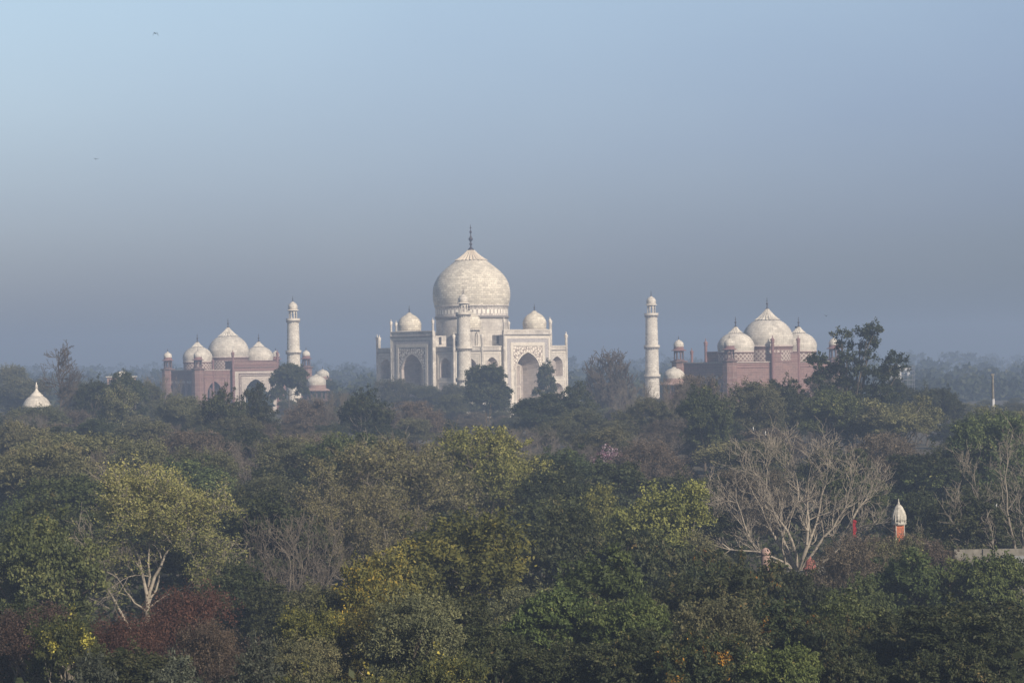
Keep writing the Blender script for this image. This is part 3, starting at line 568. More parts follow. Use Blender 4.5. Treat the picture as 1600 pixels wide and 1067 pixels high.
# ------------------------------------------------------------------ trees
def tubes(name, segs, mat, parent=None):
    """segs: rows of p0(3) p1(3) r0 r1 -> one mesh of tapered prisms"""
    S = np.array(segs, dtype=np.float64); out_v = []; out_f = []; base = 0
    for ns, sel in ((6, S[:, 6] > .12), (4, (S[:, 6] <= .12) & (S[:, 6] > .04)), (3, S[:, 6] <= .04)):
        Q = S[sel]
        if not len(Q): continue
        a, b = Q[:, :3], Q[:, 3:6]; d = b - a; d /= np.linalg.norm(d, axis=1)[:, None] + 1e-9
        h = np.where(np.abs(d[:, 2:3]) < .9, np.array([[0, 0, 1.]]), np.array([[1., 0, 0]])); x = np.cross(d, h); x /= np.linalg.norm(x, axis=1)[:, None] + 1e-9; y = np.cross(d, x)
        an = np.arange(ns) * 2 * np.pi / ns; ring = x[:, None, :] * np.cos(an)[None, :, None] + y[:, None, :] * np.sin(an)[None, :, None]
        V = np.concatenate([a[:, None, :] + ring * Q[:, 6][:, None, None], b[:, None, :] + ring * Q[:, 7][:, None, None]], axis=1).reshape(-1, 3)
        k = np.arange(ns); k2 = (k + 1) % ns; f = np.stack([k, k2, k2 + ns, k + ns], 1)[None] + (np.arange(len(Q)) * 2 * ns)[:, None, None] + base
        out_v.append(V); out_f.append(f.reshape(-1, 4)); base += len(V)
    return qmesh(name, np.concatenate(out_v), np.concatenate(out_f), mat, parent, smooth=True)
def qmesh(name, V, F, mat, parent=None, tint=None, smooth=False):
    me = bpy.data.meshes.new(name); me.vertices.add(len(V)); me.vertices.foreach_set('co', V.astype(np.float32).ravel())
    me.loops.add(F.size); me.loops.foreach_set('vertex_index', F.astype(np.int32).ravel()); me.polygons.add(len(F)); me.polygons.foreach_set('loop_start', np.arange(0, F.size, 4, dtype=np.int32))
    if smooth: me.polygons.foreach_set('use_smooth', np.ones(len(F), dtype=bool))
    if tint is not None:
        at = me.attributes.new('tint', 'FLOAT', 'FACE'); at.data.foreach_set('value', tint.astype(np.float32))
    me.materials.append(mat); me.update(calc_edges=True); o = bpy.data.objects.new(name, me); COL.objects.link(o); o.parent = parent
    return o
def leaves(rng, C, CT, n, spread, size, outw, flat=1.0, elong=1.6, center=None, spray=None):
    """n leaves round every clump centre C (k,3); CT the clump's tint; outw how far leaves turn outward"""
    k = len(C); pos = np.repeat(C, n, axis=0) + rng.normal(size=(k * n, 3)) * spread * np.array([1, 1, flat])
    if spray is not None: pos = pos + np.repeat(spray, n, axis=0) * rng.uniform(-.4, 1, (k * n, 1)) ** 1.0
    ctr = np.zeros(3) if center is None else np.array(center); o = pos - ctr; o /= np.linalg.norm(o, axis=1)[:, None] + 1e-6
    nr = rng.normal(size=(k * n, 3)); nr /= np.linalg.norm(nr, axis=1)[:, None]; nr = nr + o * outw + np.array([0, 0, .35]); nr /= np.linalg.norm(nr, axis=1)[:, None]
    t = rng.normal(size=(k * n, 3)); x = np.cross(nr, t); x /= np.linalg.norm(x, axis=1)[:, None] + 1e-6; y = np.cross(nr, x)
    s = size * rng.uniform(.55, 1.35, size=(k * n, 1)); x = x * s * elong * .5; y = y * s * .5
    V = np.stack([pos - x, pos - y * .9 + x * .1, pos + x, pos + y], axis=1).reshape(-1, 3); F = np.arange(k * n * 4).reshape(-1, 4)
    T = np.clip(np.repeat(CT, n) + rng.normal(size=k * n) * .13, 0, 1)
    return V, F, T
def limb(rng, segs, p0, p1, r0, r1, bend=.12, n=5):
    p0, p1 = np.array(p0, float), np.array(p1, float); Ln = np.linalg.norm(p1 - p0); off = rng.normal(size=3) * Ln * bend; pr = p0; rp = r0
    pts = [p0]
    for k in range(1, n + 1):
        t = k / n; q = p0 + (p1 - p0) * t + off * math.sin(t * math.pi) + rng.normal(size=3) * Ln * .015 * (k < n); rr = r0 + (r1 - r0) * t
        segs.append((*pr, *q, rp, rr)); pr, rp = q, rr; pts.append(q)
    return pts
def rec(rng, segs, tips, p, d, Ln, r, lv, mx, up=.12, spread=.6, split=(2, 3), side=1, shrink=.72, wob=.16, rmin=.012):
    n = 4 if lv < 3 else 3; q = np.array(p, float); d = np.array(d, float); sides = []
    for k in range(n):
        d = d + rng.normal(size=3) * wob + np.array([0, 0, up]); d /= np.linalg.norm(d); q2 = q + d * Ln / n; r2 = max(r * (1 - .1), rmin)
        segs.append((*q, *q2, r, r2)); q, r = q2, r2
        if k < n - 1 and lv > 0: sides.append((q.copy(), d.copy(), r))
    if lv >= mx: tips.append(q); return
    tips.append(q)
    def child(q, d, r, L2, ang):
        ax = rng.normal(size=3); ax -= ax.dot(d) * d; ax /= np.linalg.norm(ax); dd = d * math.cos(ang) + ax * math.sin(ang)
        rec(rng, segs, tips, q, dd, L2, r, lv + 1, mx, up, spread, split, side, shrink, wob, rmin)
    for _ in range(rng.integers(split[0], split[1] + 1)): child(q, d, r * .74, Ln * shrink * rng.uniform(.75, 1.15), spread * rng.uniform(.5, 1.2))
    for (sq, sdn, sr) in sides[:side + (lv > 1)]: child(sq, sdn, max(sr * .5, rmin), Ln * shrink * rng.uniform(.55, .9), spread * rng.uniform(1.0, 1.6))

def mk_crown(seed, H, Rr, zlow, mat, bark, nl=9, ncl=520, nleaf=34, leaf=.26, clump=.42, flat=.75, shape='round', tspread=.5, patch=0, patch_w=.3, trunk_r=.28, lobes=None, elong=1.6, outw=.5, spr=.75, rise=.15):
    """canonical tree standing at the origin: returns (trunk object, crown object)"""
    rng = np.random.default_rng(seed); zc = (zlow + H) / 2; hz = (H - zlow) / 2
    if lobes is None:
        lobes = [(0, 0, zc + hz * .25, Rr * .62, hz * .72)]
        for k in range(nl):
            a = k * 2.4 + rng.uniform(-.4, .4); f = rng.uniform(.35, .72); zz = rng.uniform(-.75, .75)
            if shape == 'cone': f *= (1.0 - (zz + .75) / 1.9); rad = Rr * .34 * (1.15 - (zz + .75) / 2.2)
            elif shape == 'flat': zz = zz * .35 + .35; rad = Rr * rng.uniform(.32, .46)
            else: f *= math.sqrt(max(.15, 1 - zz * zz * .75)); rad = Rr * rng.uniform(.30, .46)
            lobes.append((Rr * f * math.cos(a), Rr * f * math.sin(a), zc + hz * zz * .85, rad, rad * rng.uniform(.7, .95)))
        for k in range(nl):
            p_ = lobes[1 + rng.integers(nl)]; a = rng.uniform(0, 6.28); r2 = p_[3] * rng.uniform(.35, .6); lobes.append((p_[0] + p_[3] * .75 * math.cos(a), p_[1] + p_[3] * .75 * math.sin(a), p_[2] + p_[4] * rng.uniform(-.3, .95), r2, r2 * rng.uniform(.6, 1)))
    Lb = np.array(lobes); wgt = Lb[:, 3] ** 2; wgt /= wgt.sum(); idx = rng.choice(len(Lb), size=ncl, p=wgt); l = Lb[idx]
    u = rng.normal(size=(ncl, 3)); u /= np.linalg.norm(u, axis=1)[:, None]; u[:, 2] = np.where(u[:, 2] < -.35, -u[:, 2] * .6, u[:, 2]); rr = rng.uniform(.45, 1.02, size=(ncl, 1)) ** .7 + (rng.random((ncl, 1)) < .16) * rng.uniform(0, .32, (ncl, 1))
    C = l[:, :3] + u * rr * np.stack([l[:, 3], l[:, 3], l[:, 4]], 1); C[:, 2] = np.clip(C[:, 2], zlow * .8, H + 2)
    lt = rng.uniform(-.5, .5, size=len(Lb)) * tspread * .7; CT = .42 + lt[idx] + rng.normal(size=ncl) * .16 * tspread
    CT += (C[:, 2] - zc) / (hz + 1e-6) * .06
    if patch > 0:
        for _ in range(patch):
            pc = C[rng.integers(ncl)]; dd = np.linalg.norm(C - pc, axis=1); CT += np.exp(-(dd / (Rr * patch_w)) ** 2) * .62
    D = u + rng.normal(size=(ncl, 3)) * .45 + np.array([0, 0, rise]); D /= np.linalg.norm(D, axis=1)[:, None]; D *= spr * rng.uniform(.5, 1.3, (ncl, 1))
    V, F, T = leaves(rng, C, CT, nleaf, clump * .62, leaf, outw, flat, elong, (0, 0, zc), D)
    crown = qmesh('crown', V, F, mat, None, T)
    segs = []; top = (rng.normal() * .3, rng.normal() * .3, zlow + (H - zlow) * .35); tp = limb(rng, segs, (0, 0, -1), top, trunk_r * 1.25, trunk_r * .7, .05, 6)
    for lb in lobes[1:]:
        st = tp[rng.integers(3, len(tp))]; en = (lb[0], lb[1], lb[2]); pts = limb(rng, segs, st, en, trunk_r * .5, trunk_r * .18, .1, 4)
        for j in range(3):
            e2 = C[rng.integers(ncl)]; dd = np.linalg.norm(C - np.array(en), axis=1); near = np.argsort(dd)[:40]; e2 = C[rng.choice(near)]; limb(rng, segs, pts[rng.integers(2, 5)], e2, trunk_r * .17, .02, .08, 3)
    trunk = tubes('trunk', segs, bark)
    return trunk, crown
def mk_twig(seed, H, Rr, mat, bark, sparse=.25, lv=6, leaf=.16, nleaf=4, clump=.22, trunk_h=.18, r0=.30, up=.05, spread=.62, nb=5, wob=.17, barkt=None, side=1, rmin=.013, lift=(.75, 1.15), tmean=.5):
    """bare or thinly leaved tree grown branch by branch"""
    rng = np.random.default_rng(seed); segs = []; tips = []
    tp = limb(rng, segs, (0, 0, -1), (rng.normal() * .2, rng.normal() * .2, H * trunk_h), r0 * 1.2, r0, .03, 4)
    for k in range(nb):
        a = k * 2 * math.pi / nb + rng.uniform(-.4, .4); el = rng.uniform(*lift); d = (math.cos(a) * math.cos(el), math.sin(a) * math.cos(el), math.sin(el))
        rec(rng, segs, tips, tp[-1], d, H * rng.uniform(.26, .34), r0 * rng.uniform(.5, .75), 1, lv, up, spread, (2, 2), side, .74, wob, rmin)
    S = np.array(segs); mxr = np.percentile(np.hypot(S[:, 3], S[:, 4]), 98.5); mxz = np.percentile(S[:, 5], 99.3); sx, sz = Rr / mxr, H / mxz
    S[:, [0, 1, 3, 4]] *= sx; S[:, [2, 5]] *= sz; thick = S[:, 6] > .07
    if mat is None:
        trunk = tubes('trunk', S[thick], bark); crown = tubes('crown', S[~thick], barkt or bark)
    else:
        trunk = tubes('trunk', S, bark); C = np.array(tips) * np.array([sx, sx, sz]); rngs = rng.random(len(C)) < sparse; C = C[rngs]
        V, F, T = leaves(rng, C, tmean + rng.normal(size=len(C)) * .22, nleaf, clump, leaf, .2, .8, 1.8, (0, 0, H * .5)); crown = qmesh('crown', V, F, mat, None, T)
    return trunk, crown

PROTO = {}
def reg(key, fn, H, W): PROTO[key] = (fn, H, W, [])
def proto(key):
    fn, H, W, c = PROTO[key]
    if not c:
        tr, cr = fn(); c += [tr.data, cr.data]; bpy.data.objects.remove(tr); bpy.data.objects.remove(cr)
    return c[0], c[1], H, W
rz_rng = random.Random(5)
NT = [0]
def tree(key, x, ytop, wpx, d, name, label, group=None, rz=None, cat='tree', depth=None):
    top = P(x, ytop, d); g0 = ground(d); h = top.z - g0; tm, cm, H, W = proto(key); wd = wpx * d / FPX; NT[0] += 1
    if h < 3 or h > 30: print('TREE height', round(h, 1), key, x, ytop, d)
    k_ = (wd / W) / (h / H)
    if k_ < .80: wd *= .80 / k_
    if k_ > 1.5: wd *= 1.5 / k_
    o = empty(name, (top.x, d, g0), rz_rng.uniform(0, 6.28) if rz is None else rz); o.scale = (wd / W, (depth or wd) / W, h / H); tag(o, label, cat, group)
    a = bpy.data.objects.new('trunk', tm); COL.objects.link(a); a.parent = o; b = bpy.data.objects.new('crown', cm); COL.objects.link(b); b.parent = o
    return o
for s in range(3):
    reg(f'green{s}', lambda s=s: mk_crown(10 + s, 14, 6, 3.5, LM['green'], M_BARK, 13, 950, 40, .20, .38), 14, 12.4)
    reg(f'dull{s}', lambda s=s: mk_crown(20 + s, 14, 6.5, 3.5, LM['dull'], M_BARK, 14, 1000, 40, .17, .38, .8), 14, 13.4)
    reg(f'olive{s}', lambda s=s: mk_crown(30 + s, 12, 7, 3, LM['olive'], M_BARKG, 12, 800, 36, .17, .40, .6, 'flat', elong=2.2), 12, 14.4)
    reg(f'dark{s}', lambda s=s: mk_crown(40 + s, 14, 6, 3, LM['dark'], M_BARK, 13, 950, 42, .20, .36, .7, elong=2.0), 14, 12.4)
    reg(f'brown{s}', lambda s=s: domefan(50 + s, 12, 13, 16, .09, 3, twig_r=.022, levels=4, bark=M_BARKW, leaf=LM['brown'], lsz=.14, nlf=5, keep=.9), 12, 13.5)
reg('darkbig0', lambda: mk_crown(61, 14, 7, 2.5, LM['dark'], M_BARK, 16, 1250, 46, .22, .36, .65, elong=2.1, tspread=.7, spr=.8, rise=-.5), 14, 14.6)
reg('darkbig1', lambda: mk_crown(62, 14, 7, 2.5, LM['dark'], M_BARK, 15, 1250, 46, .21, .36, .65, elong=2.1, tspread=.7, spr=.8, rise=-.5), 14, 14.6)
reg('fleck0', lambda: mk_crown(63, 14, 7, 2.5, LM['fleck'], M_BARK, 16, 1150, 46, .21, .36, .65, elong=2.0, patch=5, patch_w=.16, tspread=.5, rise=-.4), 14, 14.6)
reg('fleck1', lambda: mk_crown(64, 14, 6.5, 2.5, LM['fleck'], M_BARK, 14, 1000, 44, .21, .36, .65, elong=2.0, patch=8, patch_w=.14, tspread=.5, rise=-.4), 14, 13.6)
reg('bright0', lambda: mk_crown(65, 13, 6.5, 2.5, LM['bright'], M_BARK, 14, 1000, 44, .21, .40, .6, elong=2.0), 13, 13.6)
reg('bright1', lambda: mk_crown(66, 13, 6.5, 2.5, LM['bright'], M_BARK, 13, 900, 44, .21, .40, .6, elong=2.0), 13, 13.6)
reg('gold0', lambda: mk_crown(67, 15, 7, 2, LM['gold'], M_BARKG, 15, 1100, 44, .18, .42, .9, elong=2.0, patch=4, patch_w=.11, tspread=.6), 15, 14.6)
reg('gold1', lambda: mk_crown(68, 14, 5.5, 2, LM['gold'], M_BARKG, 12, 900, 44, .18, .42, .9, elong=2.0, patch=3, patch_w=.15, tspread=.6), 14, 11.6)
reg('gold2', lambda: mk_crown(69, 14, 5.5, 2, LM['gold'], M_BARKG, 12, 800, 44, .18, .40, .9, elong=2.0, patch=2, patch_w=.15, tspread=.6), 14, 11.6)
for s in range(2): reg(f'open{s}', lambda s=s: mk_crown(95 + s, 14, 6, 3, LM['dark'], M_BARKG, 12, 420, 34, .24, .42, .8, spr=.6, lobes=None), 14, 12.6)
reg('amber0', lambda: mk_crown(93, 13, 4, 2, LM['amber'], M_BARKG, 8, 420, 36, .18, .4, .9, elong=2.0, patch=2, patch_w=.3), 13, 8.6)
reg('yellow0', lambda: mk_crown(70, 14, 6.5, 3, LM['yellow'], M_BARKG, 13, 900, 42, .20, .40, .7), 14, 13.6)
reg('rust0', lambda: mk_crown(71, 12, 6, 2, LM['rust'], M_BARKW, 10, 800, 40, .13, .42, .8, spr=1.3, rise=.6), 12, 12.6)
reg('rust1', lambda: mk_crown(72, 12, 6, 2, LM['umber'], M_BARKW, 10, 750, 40, .13, .42, .8, spr=1.3, rise=.6), 12, 12.6)
reg('silver0', lambda: mk_crown(73, 11, 4, 2, LM['silver'], M_BARKG, 10, 520, 34, .17, .34, .8, elong=2.4), 11, 8.4)
reg('flower0', lambda: mk_crown(74, 12, 5, 2, LM['flower'], M_BARKG, 11, 520, 34, .20, .40, .8, patch=5, patch_w=.12), 12, 10.4)
reg('conifer', lambda: mk_crown(75, 16, 4.4, 4, LM['dark'], M_BARKP, 17, 330, 30, .30, .42, .7, 'cone'), 16, 8.4)
reg('round', lambda: mk_crown(76, 18, 6, 4, LM['dark'], M_BARK, 9, 1000, 40, .33, .5, .8, spr=.3, lobes=[(0, 0, 9, 5, 5), (-2.5, 1, 13.5, 3.6, 3.8), (1.5, -1, 14.6, 3.6, 3.2), (4.2, 0, 9.5, 3.3, 3.6), (-3.8, -1, 9, 3.2, 4.5), (0, 2, 12, 4, 4), (3.6, -1.5, 6.5, 3, 3)]), 18, 14)
reg('round2', lambda: mk_crown(77, 18, 6, 6, LM['dark'], M_BARK, 9, 800, 40, .33, .45, .8, spr=.3, lobes=[(0, 0, 14.4, 5, 3.4), (-3.6, 1, 12.5, 3.4, 3.6), (3.6, -1, 13.2, 3.2, 3.6), (4.6, 0, 9.5, 2.4, 2.8), (-4.2, -1, 8.5, 2.8, 3.5), (0, 2, 12, 4, 4)]), 18, 14)
reg('bush_round', lambda: mk_crown(78, 12, 5, 1, LM['dark'], M_BARK, 9, 400, 30, .33, .5), 12, 10)
def tall():
    rng = np.random.default_rng(8); Lb = [(0, 0, 10, 5, 3)]
    for x_, z_, r_ in ((-7.2, 18.2, 1.6), (-5.2, 15.6, 2.0), (-8.2, 14.4, 1.5), (-3.6, 16.2, 1.9), (-2.2, 20.6, 1.7), (-2.6, 22.8, 1.6), (-1.8, 18.2, 1.8), (1.6, 22.6, 1.7), (3.4, 23.4, 1.7), (3.0, 20.8, 1.8), (2.0, 18.6, 1.9), (.2, 16.0, 1.9), (7.6, 17.6, 1.9), (5.8, 15.2, 1.9), (8.4, 15.9, 1.6), (3.8, 15.4, 1.8), (4.4, 12.2, 2.4), (-2.0, 13.4, 2.1), (-5.8, 12.4, 1.7), (1.2, 12.0, 2.4), (6.4, 10.6, 2.2), (-4.2, 10, 2.2), (-1, 9, 3), (3, 8, 3), (6, 7.5, 2.4)):
        Lb.append((x_, rng.uniform(-2.5, 2.5), z_, r_ * 1.22, r_ * 1.0))
    return mk_crown(79, 25, 8, 5, LM['dark'], M_BARK, 0, 900, 36, .26, .36, .8, lobes=Lb[1:], trunk_r=.45)
reg('tall', tall, 24.8, 18.6)
def fan(seed, H, W, base, limbs, rt, twig_r=.026, levels=4, bark=None, barkt=None, dens=1.0, leaf=None, lsz=.16, nlf=4, keep=.5, tm=lambda C: .5, bend=.16):
    """leafless tree whose main limbs reach given points; boughs, twigs and twiglets grow off each limb"""
    rng = np.random.default_rng(seed); segs = []; tips = []
    def grow(p, d, Ln, r, lv):
        n = 4; q = np.array(p, float)
        for k in range(n):
            d = d + rng.normal(size=3) * .17 + np.array([0, 0, .07]); d /= np.linalg.norm(d); q2 = q + d * Ln / n; r2 = max(r * .84, twig_r * .8); segs.append((*q, *q2, r, r2)); q, r = q2, r2
            if lv < levels and rng.random() < .8 * dens:
                ax = rng.normal(size=3); ax[2] = abs(ax[2]) * .5; ax -= ax.dot(d) * d; ax /= np.linalg.norm(ax); an = rng.uniform(.45, 1.0)
                grow(q, d * math.cos(an) + ax * math.sin(an), Ln * rng.uniform(.45, .72), max(r * .62, twig_r), lv + 1)
            elif lv == levels: tips.append(q)
        tips.append(q)
    trk = limb(rng, segs, (0, 0, -1), base, rt * 1.25, rt, .02, 5)
    for (x, y, z, r) in limbs:
        b = np.array(base) + np.array([0, 0, -rng.uniform(0, 1.2)]); e = np.array([x, y, z]); n = 8; ln = np.linalg.norm(e - b); prev = b; rp = r
        sag = np.array([e[0] - b[0], e[1] - b[1], 0]) * bend + rng.normal(size=3) * .35; o1 = rng.normal(size=3) * ln * .04
        for k in range(1, n + 1):
            t = k / n; q = b + (e - b) * t + sag * math.sin(t * math.pi) * (1 if z - b[2] > 3 else -.2) + o1 * math.sin(2 * math.pi * t) + rng.normal(size=3) * .10; rr = r * (1 - t) ** .8 + twig_r * 1.3
            segs.append((*prev, *q, rp, rr)); d = (q - prev) / np.linalg.norm(q - prev); prev, rp = q, rr
            if k >= 3:
                for _ in range(2 if rng.random() < .6 * dens else 1):
                    ax = rng.normal(size=3); ax -= ax.dot(d) * d; ax[2] += .3; ax /= np.linalg.norm(ax); an = rng.uniform(.5, 1.05); grow(q, d * math.cos(an) + ax * math.sin(an), ln * rng.uniform(.16, .30), max(rr * .6, twig_r), 2)
        for _ in range(3): grow(prev, d + rng.normal(size=3) * .4, ln * .22, rp, 2)
    S = np.array(segs); kz = H / np.percentile(S[:, 5], 99.4); kr = W / 2 / np.percentile(np.hypot(S[:, 3], S[:, 4]), 98.5)
    S[:, [2, 5]] *= kz; S[:, [0, 1, 3, 4]] *= kr
    if leaf is not None:
        C = np.array(tips) * np.array([kr, kr, kz]); C = C[C[:, 2] < H * 1.01]; t_ = tm(C); C2 = C[rng.random(len(C)) < keep * np.clip(t_ * 2, .3, 1.6)]; V, F, T = leaves(rng, C2, tm(C2) + rng.normal(size=len(C2)) * .15, nlf, .24, lsz, .2, .8, 1.8, (0, 0, H * .5))
        return tubes('trunk', S, bark), qmesh('crown', V, F, leaf, None, T)
    th = S[:, 6] > .06; return tubes('trunk', S[th], bark), tubes('crown', S[~th], barkt)
BIGL = [(-9.6, .5, 10.4, .12), (-8.6, -2, 13.0, .13), (-5.8, 1.5, 15.6, .15), (-3.4, -1, 17.0, .15), (-.8, 1, 17.6, .17), (1.8, -1.5, 17.0, .15), (4.2, 1, 16.2, .15), (6.6, -1, 14.8, .15), (9.2, .8, 13.0, .24), (8.6, -2.2, 9.6, .12), (-6.8, 2.5, 8.2, .10), (3.4, 3, 11.5, .11), (-3.0, -3.2, 12.0, .11)]
reg('bare_big', lambda: fan(80, 18.4, 20, (.2, 0, 4.6), BIGL, .33, .023, 4, M_BARKP, M_BARKP, 1.15), 18.6, 20)
def domefan(seed, H, W, n, r, z0, **k):
    rg = np.random.default_rng(seed + 500); L_ = []
    for i in range(n):
        a = i * 2.4; e = math.sqrt((i + .5) / n) * 1.35; q = W / 2 * .86; L_.append((q * math.sin(e) * math.cos(a), q * math.sin(e) * math.sin(a), z0 + (H * .93 - z0) * max(.12, math.cos(e)) * rg.uniform(.9, 1.05), r * rg.uniform(.7, 1.2)))
    return fan(seed, H, W, (0, 0, z0 * .55), L_, r * 2.4, barkt=k.get('bark'), **k)
reg('bare_a', lambda: fan(81, 16, 16, (.6, 0, 3.4), [(-8.5, 0, 6.6, .13), (-6.5, -1.5, 10.5, .14), (-4.0, 1, 13.5, .15), (-1.0, -1, 15.0, .14), (2.0, 1.5, 14.6, .16), (5.0, -1, 12.5, .15), (7.5, 1, 9.0, .13), (-3.0, -3, 8.5, .1), (1, 3, 10.5, .1)], .24, .020, 4, M_BARKG, M_BARKG), 16, 17)
reg('bare_b', lambda: fan(82, 13, 14, (0, 0, 2.0), [(6.2 * math.cos(a), 6.2 * math.sin(a), 7.5 + (i % 3) * 1.6, .10) for i, a in enumerate([k * .7 for k in range(9)])] + [(2.6 * math.cos(a), 2.6 * math.sin(a), 11.6, .11) for a in (.3, 2.3, 4.4)], .2, .024, 4, M_BARKW, M_BARKW, 1.15), 13, 14.5)
reg('bare_s', lambda: domefan(92, 13, 12, 20, .10, 2.5, twig_r=.055, levels=4, bark=M_BARK), 13, 12)
def leader():
    rng = np.random.default_rng(83); segs = []; tips = []; tp = limb(rng, segs, (0, 0, -1), (.3, 0, 16.6), .30, .06, .01, 14)
    for k in range(6, 15):
        for q in range(3):
            a = rng.uniform(0, 6.28); el = rng.uniform(.25, .9); ln = 2.9 * (1.25 - (k - 6) / 11); rec(rng, segs, tips, tp[k], (math.cos(a) * math.cos(el), math.sin(a) * math.cos(el), math.sin(el)), ln, .10, 3, 6, .04, .55, (2, 2), 1, .72, .15, .035)
    S = np.array(segs); th = S[:, 6] > .08; return tubes('trunk', S[th], M_BARK), tubes('crown', S[~th], M_BARK)
reg('bare_tall', leader, 17, 10)
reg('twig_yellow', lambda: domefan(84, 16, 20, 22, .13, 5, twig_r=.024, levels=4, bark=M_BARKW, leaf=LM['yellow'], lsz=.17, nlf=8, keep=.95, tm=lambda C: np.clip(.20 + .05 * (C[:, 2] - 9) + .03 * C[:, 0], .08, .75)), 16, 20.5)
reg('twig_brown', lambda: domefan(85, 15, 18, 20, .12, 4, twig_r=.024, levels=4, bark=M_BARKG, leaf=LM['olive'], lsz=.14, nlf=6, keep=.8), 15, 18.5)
reg('twig_olive', lambda: mk_twig(86, 14, 7, LM['olive'], M_BARKG, .8, 6, .16, 6, .25, nb=5, r0=.25, trunk_h=.25, lift=(.5, 1.3), rmin=.02), 14, 14)
reg('pale_fork', lambda: mk_twig(87, 16, 5.5, LM['dull'], M_BARKP, .7, 6, .20, 9, .32, nb=3, r0=.2, trunk_h=.3, up=.10, lift=(1.05, 1.3), spread=.5, rmin=.02), 16, 11)
reg('pink0', lambda: mk_crown(88, 8, 3, 2, LM['pink'], M_BARKW, 7, 140, 26, .16, .35), 8, 6)
def hero_yellow():
    rng = np.random.default_rng(99); segs = []; tips = []
    tp = limb(rng, segs, (0, 0, -1), (.3, 0, 4.6), .34, .26, .02, 4)
    specs = [((.3, 0, 4.6), (-1.6, .4, 12.0), .19), ((.3, 0, 4.6), (.6, -.2, 11.4), .17), ((.3, 0, 4.6), (2.9, .3, 11.4), .19), ((.3, 0, 4.0), (-2.2, -.4, 7.6), .11), ((.3, 0, 4.4), (3.8, -.8, 6.6), .10), ((.3, 0, 4.5), (1.4, 1.4, 9.8), .13)]
    for a, b, r in specs:
        pts = limb(rng, segs, a, b, r, r * .34, .07, 6); d = (np.array(b) - np.array(a)); d /= np.linalg.norm(d)
        for k in range(3): rec(rng, segs, tips, b, d + rng.normal(size=3) * .35, 2.6, r * .5, 2, 6, .03, .55, (2, 2), 1, .76, .16, .014)
        rec(rng, segs, tips, pts[3], d + rng.normal(size=3) * .6, 2.3, r * .4, 3, 6, .03, .6, (2, 2), 1, .76, .16, .014)
    # the second leaning stem from the same root
    pts = limb(rng, segs, (-.4, 0, -1), (-4.6, .6, 8.4), .17, .09, .05, 6)
    for j in (3, 4, 5, 6): rec(rng, segs, tips, pts[j], np.array([rng.uniform(-1, -.1), rng.normal() * .4, .6]), 2.1, .06, 3, 6, .02, .6, (2, 2), 1, .78, .17, .014)
    trunk = tubes('trunk', segs, M_BARKP); C = np.array(tips); keep = rng.random(len(C)) < np.where(C[:, 0] < -3, .15, .72) * np.where(C[:, 2] > 11.5, 1, np.where(np.abs(C[:, 0] - .6) < 2.6, .25, .45)); C = C[keep]
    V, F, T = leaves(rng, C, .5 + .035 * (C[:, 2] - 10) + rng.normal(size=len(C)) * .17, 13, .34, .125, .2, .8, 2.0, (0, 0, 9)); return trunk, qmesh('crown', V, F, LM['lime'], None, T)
reg('hero_yellow', hero_yellow, 18.4, 13.4)

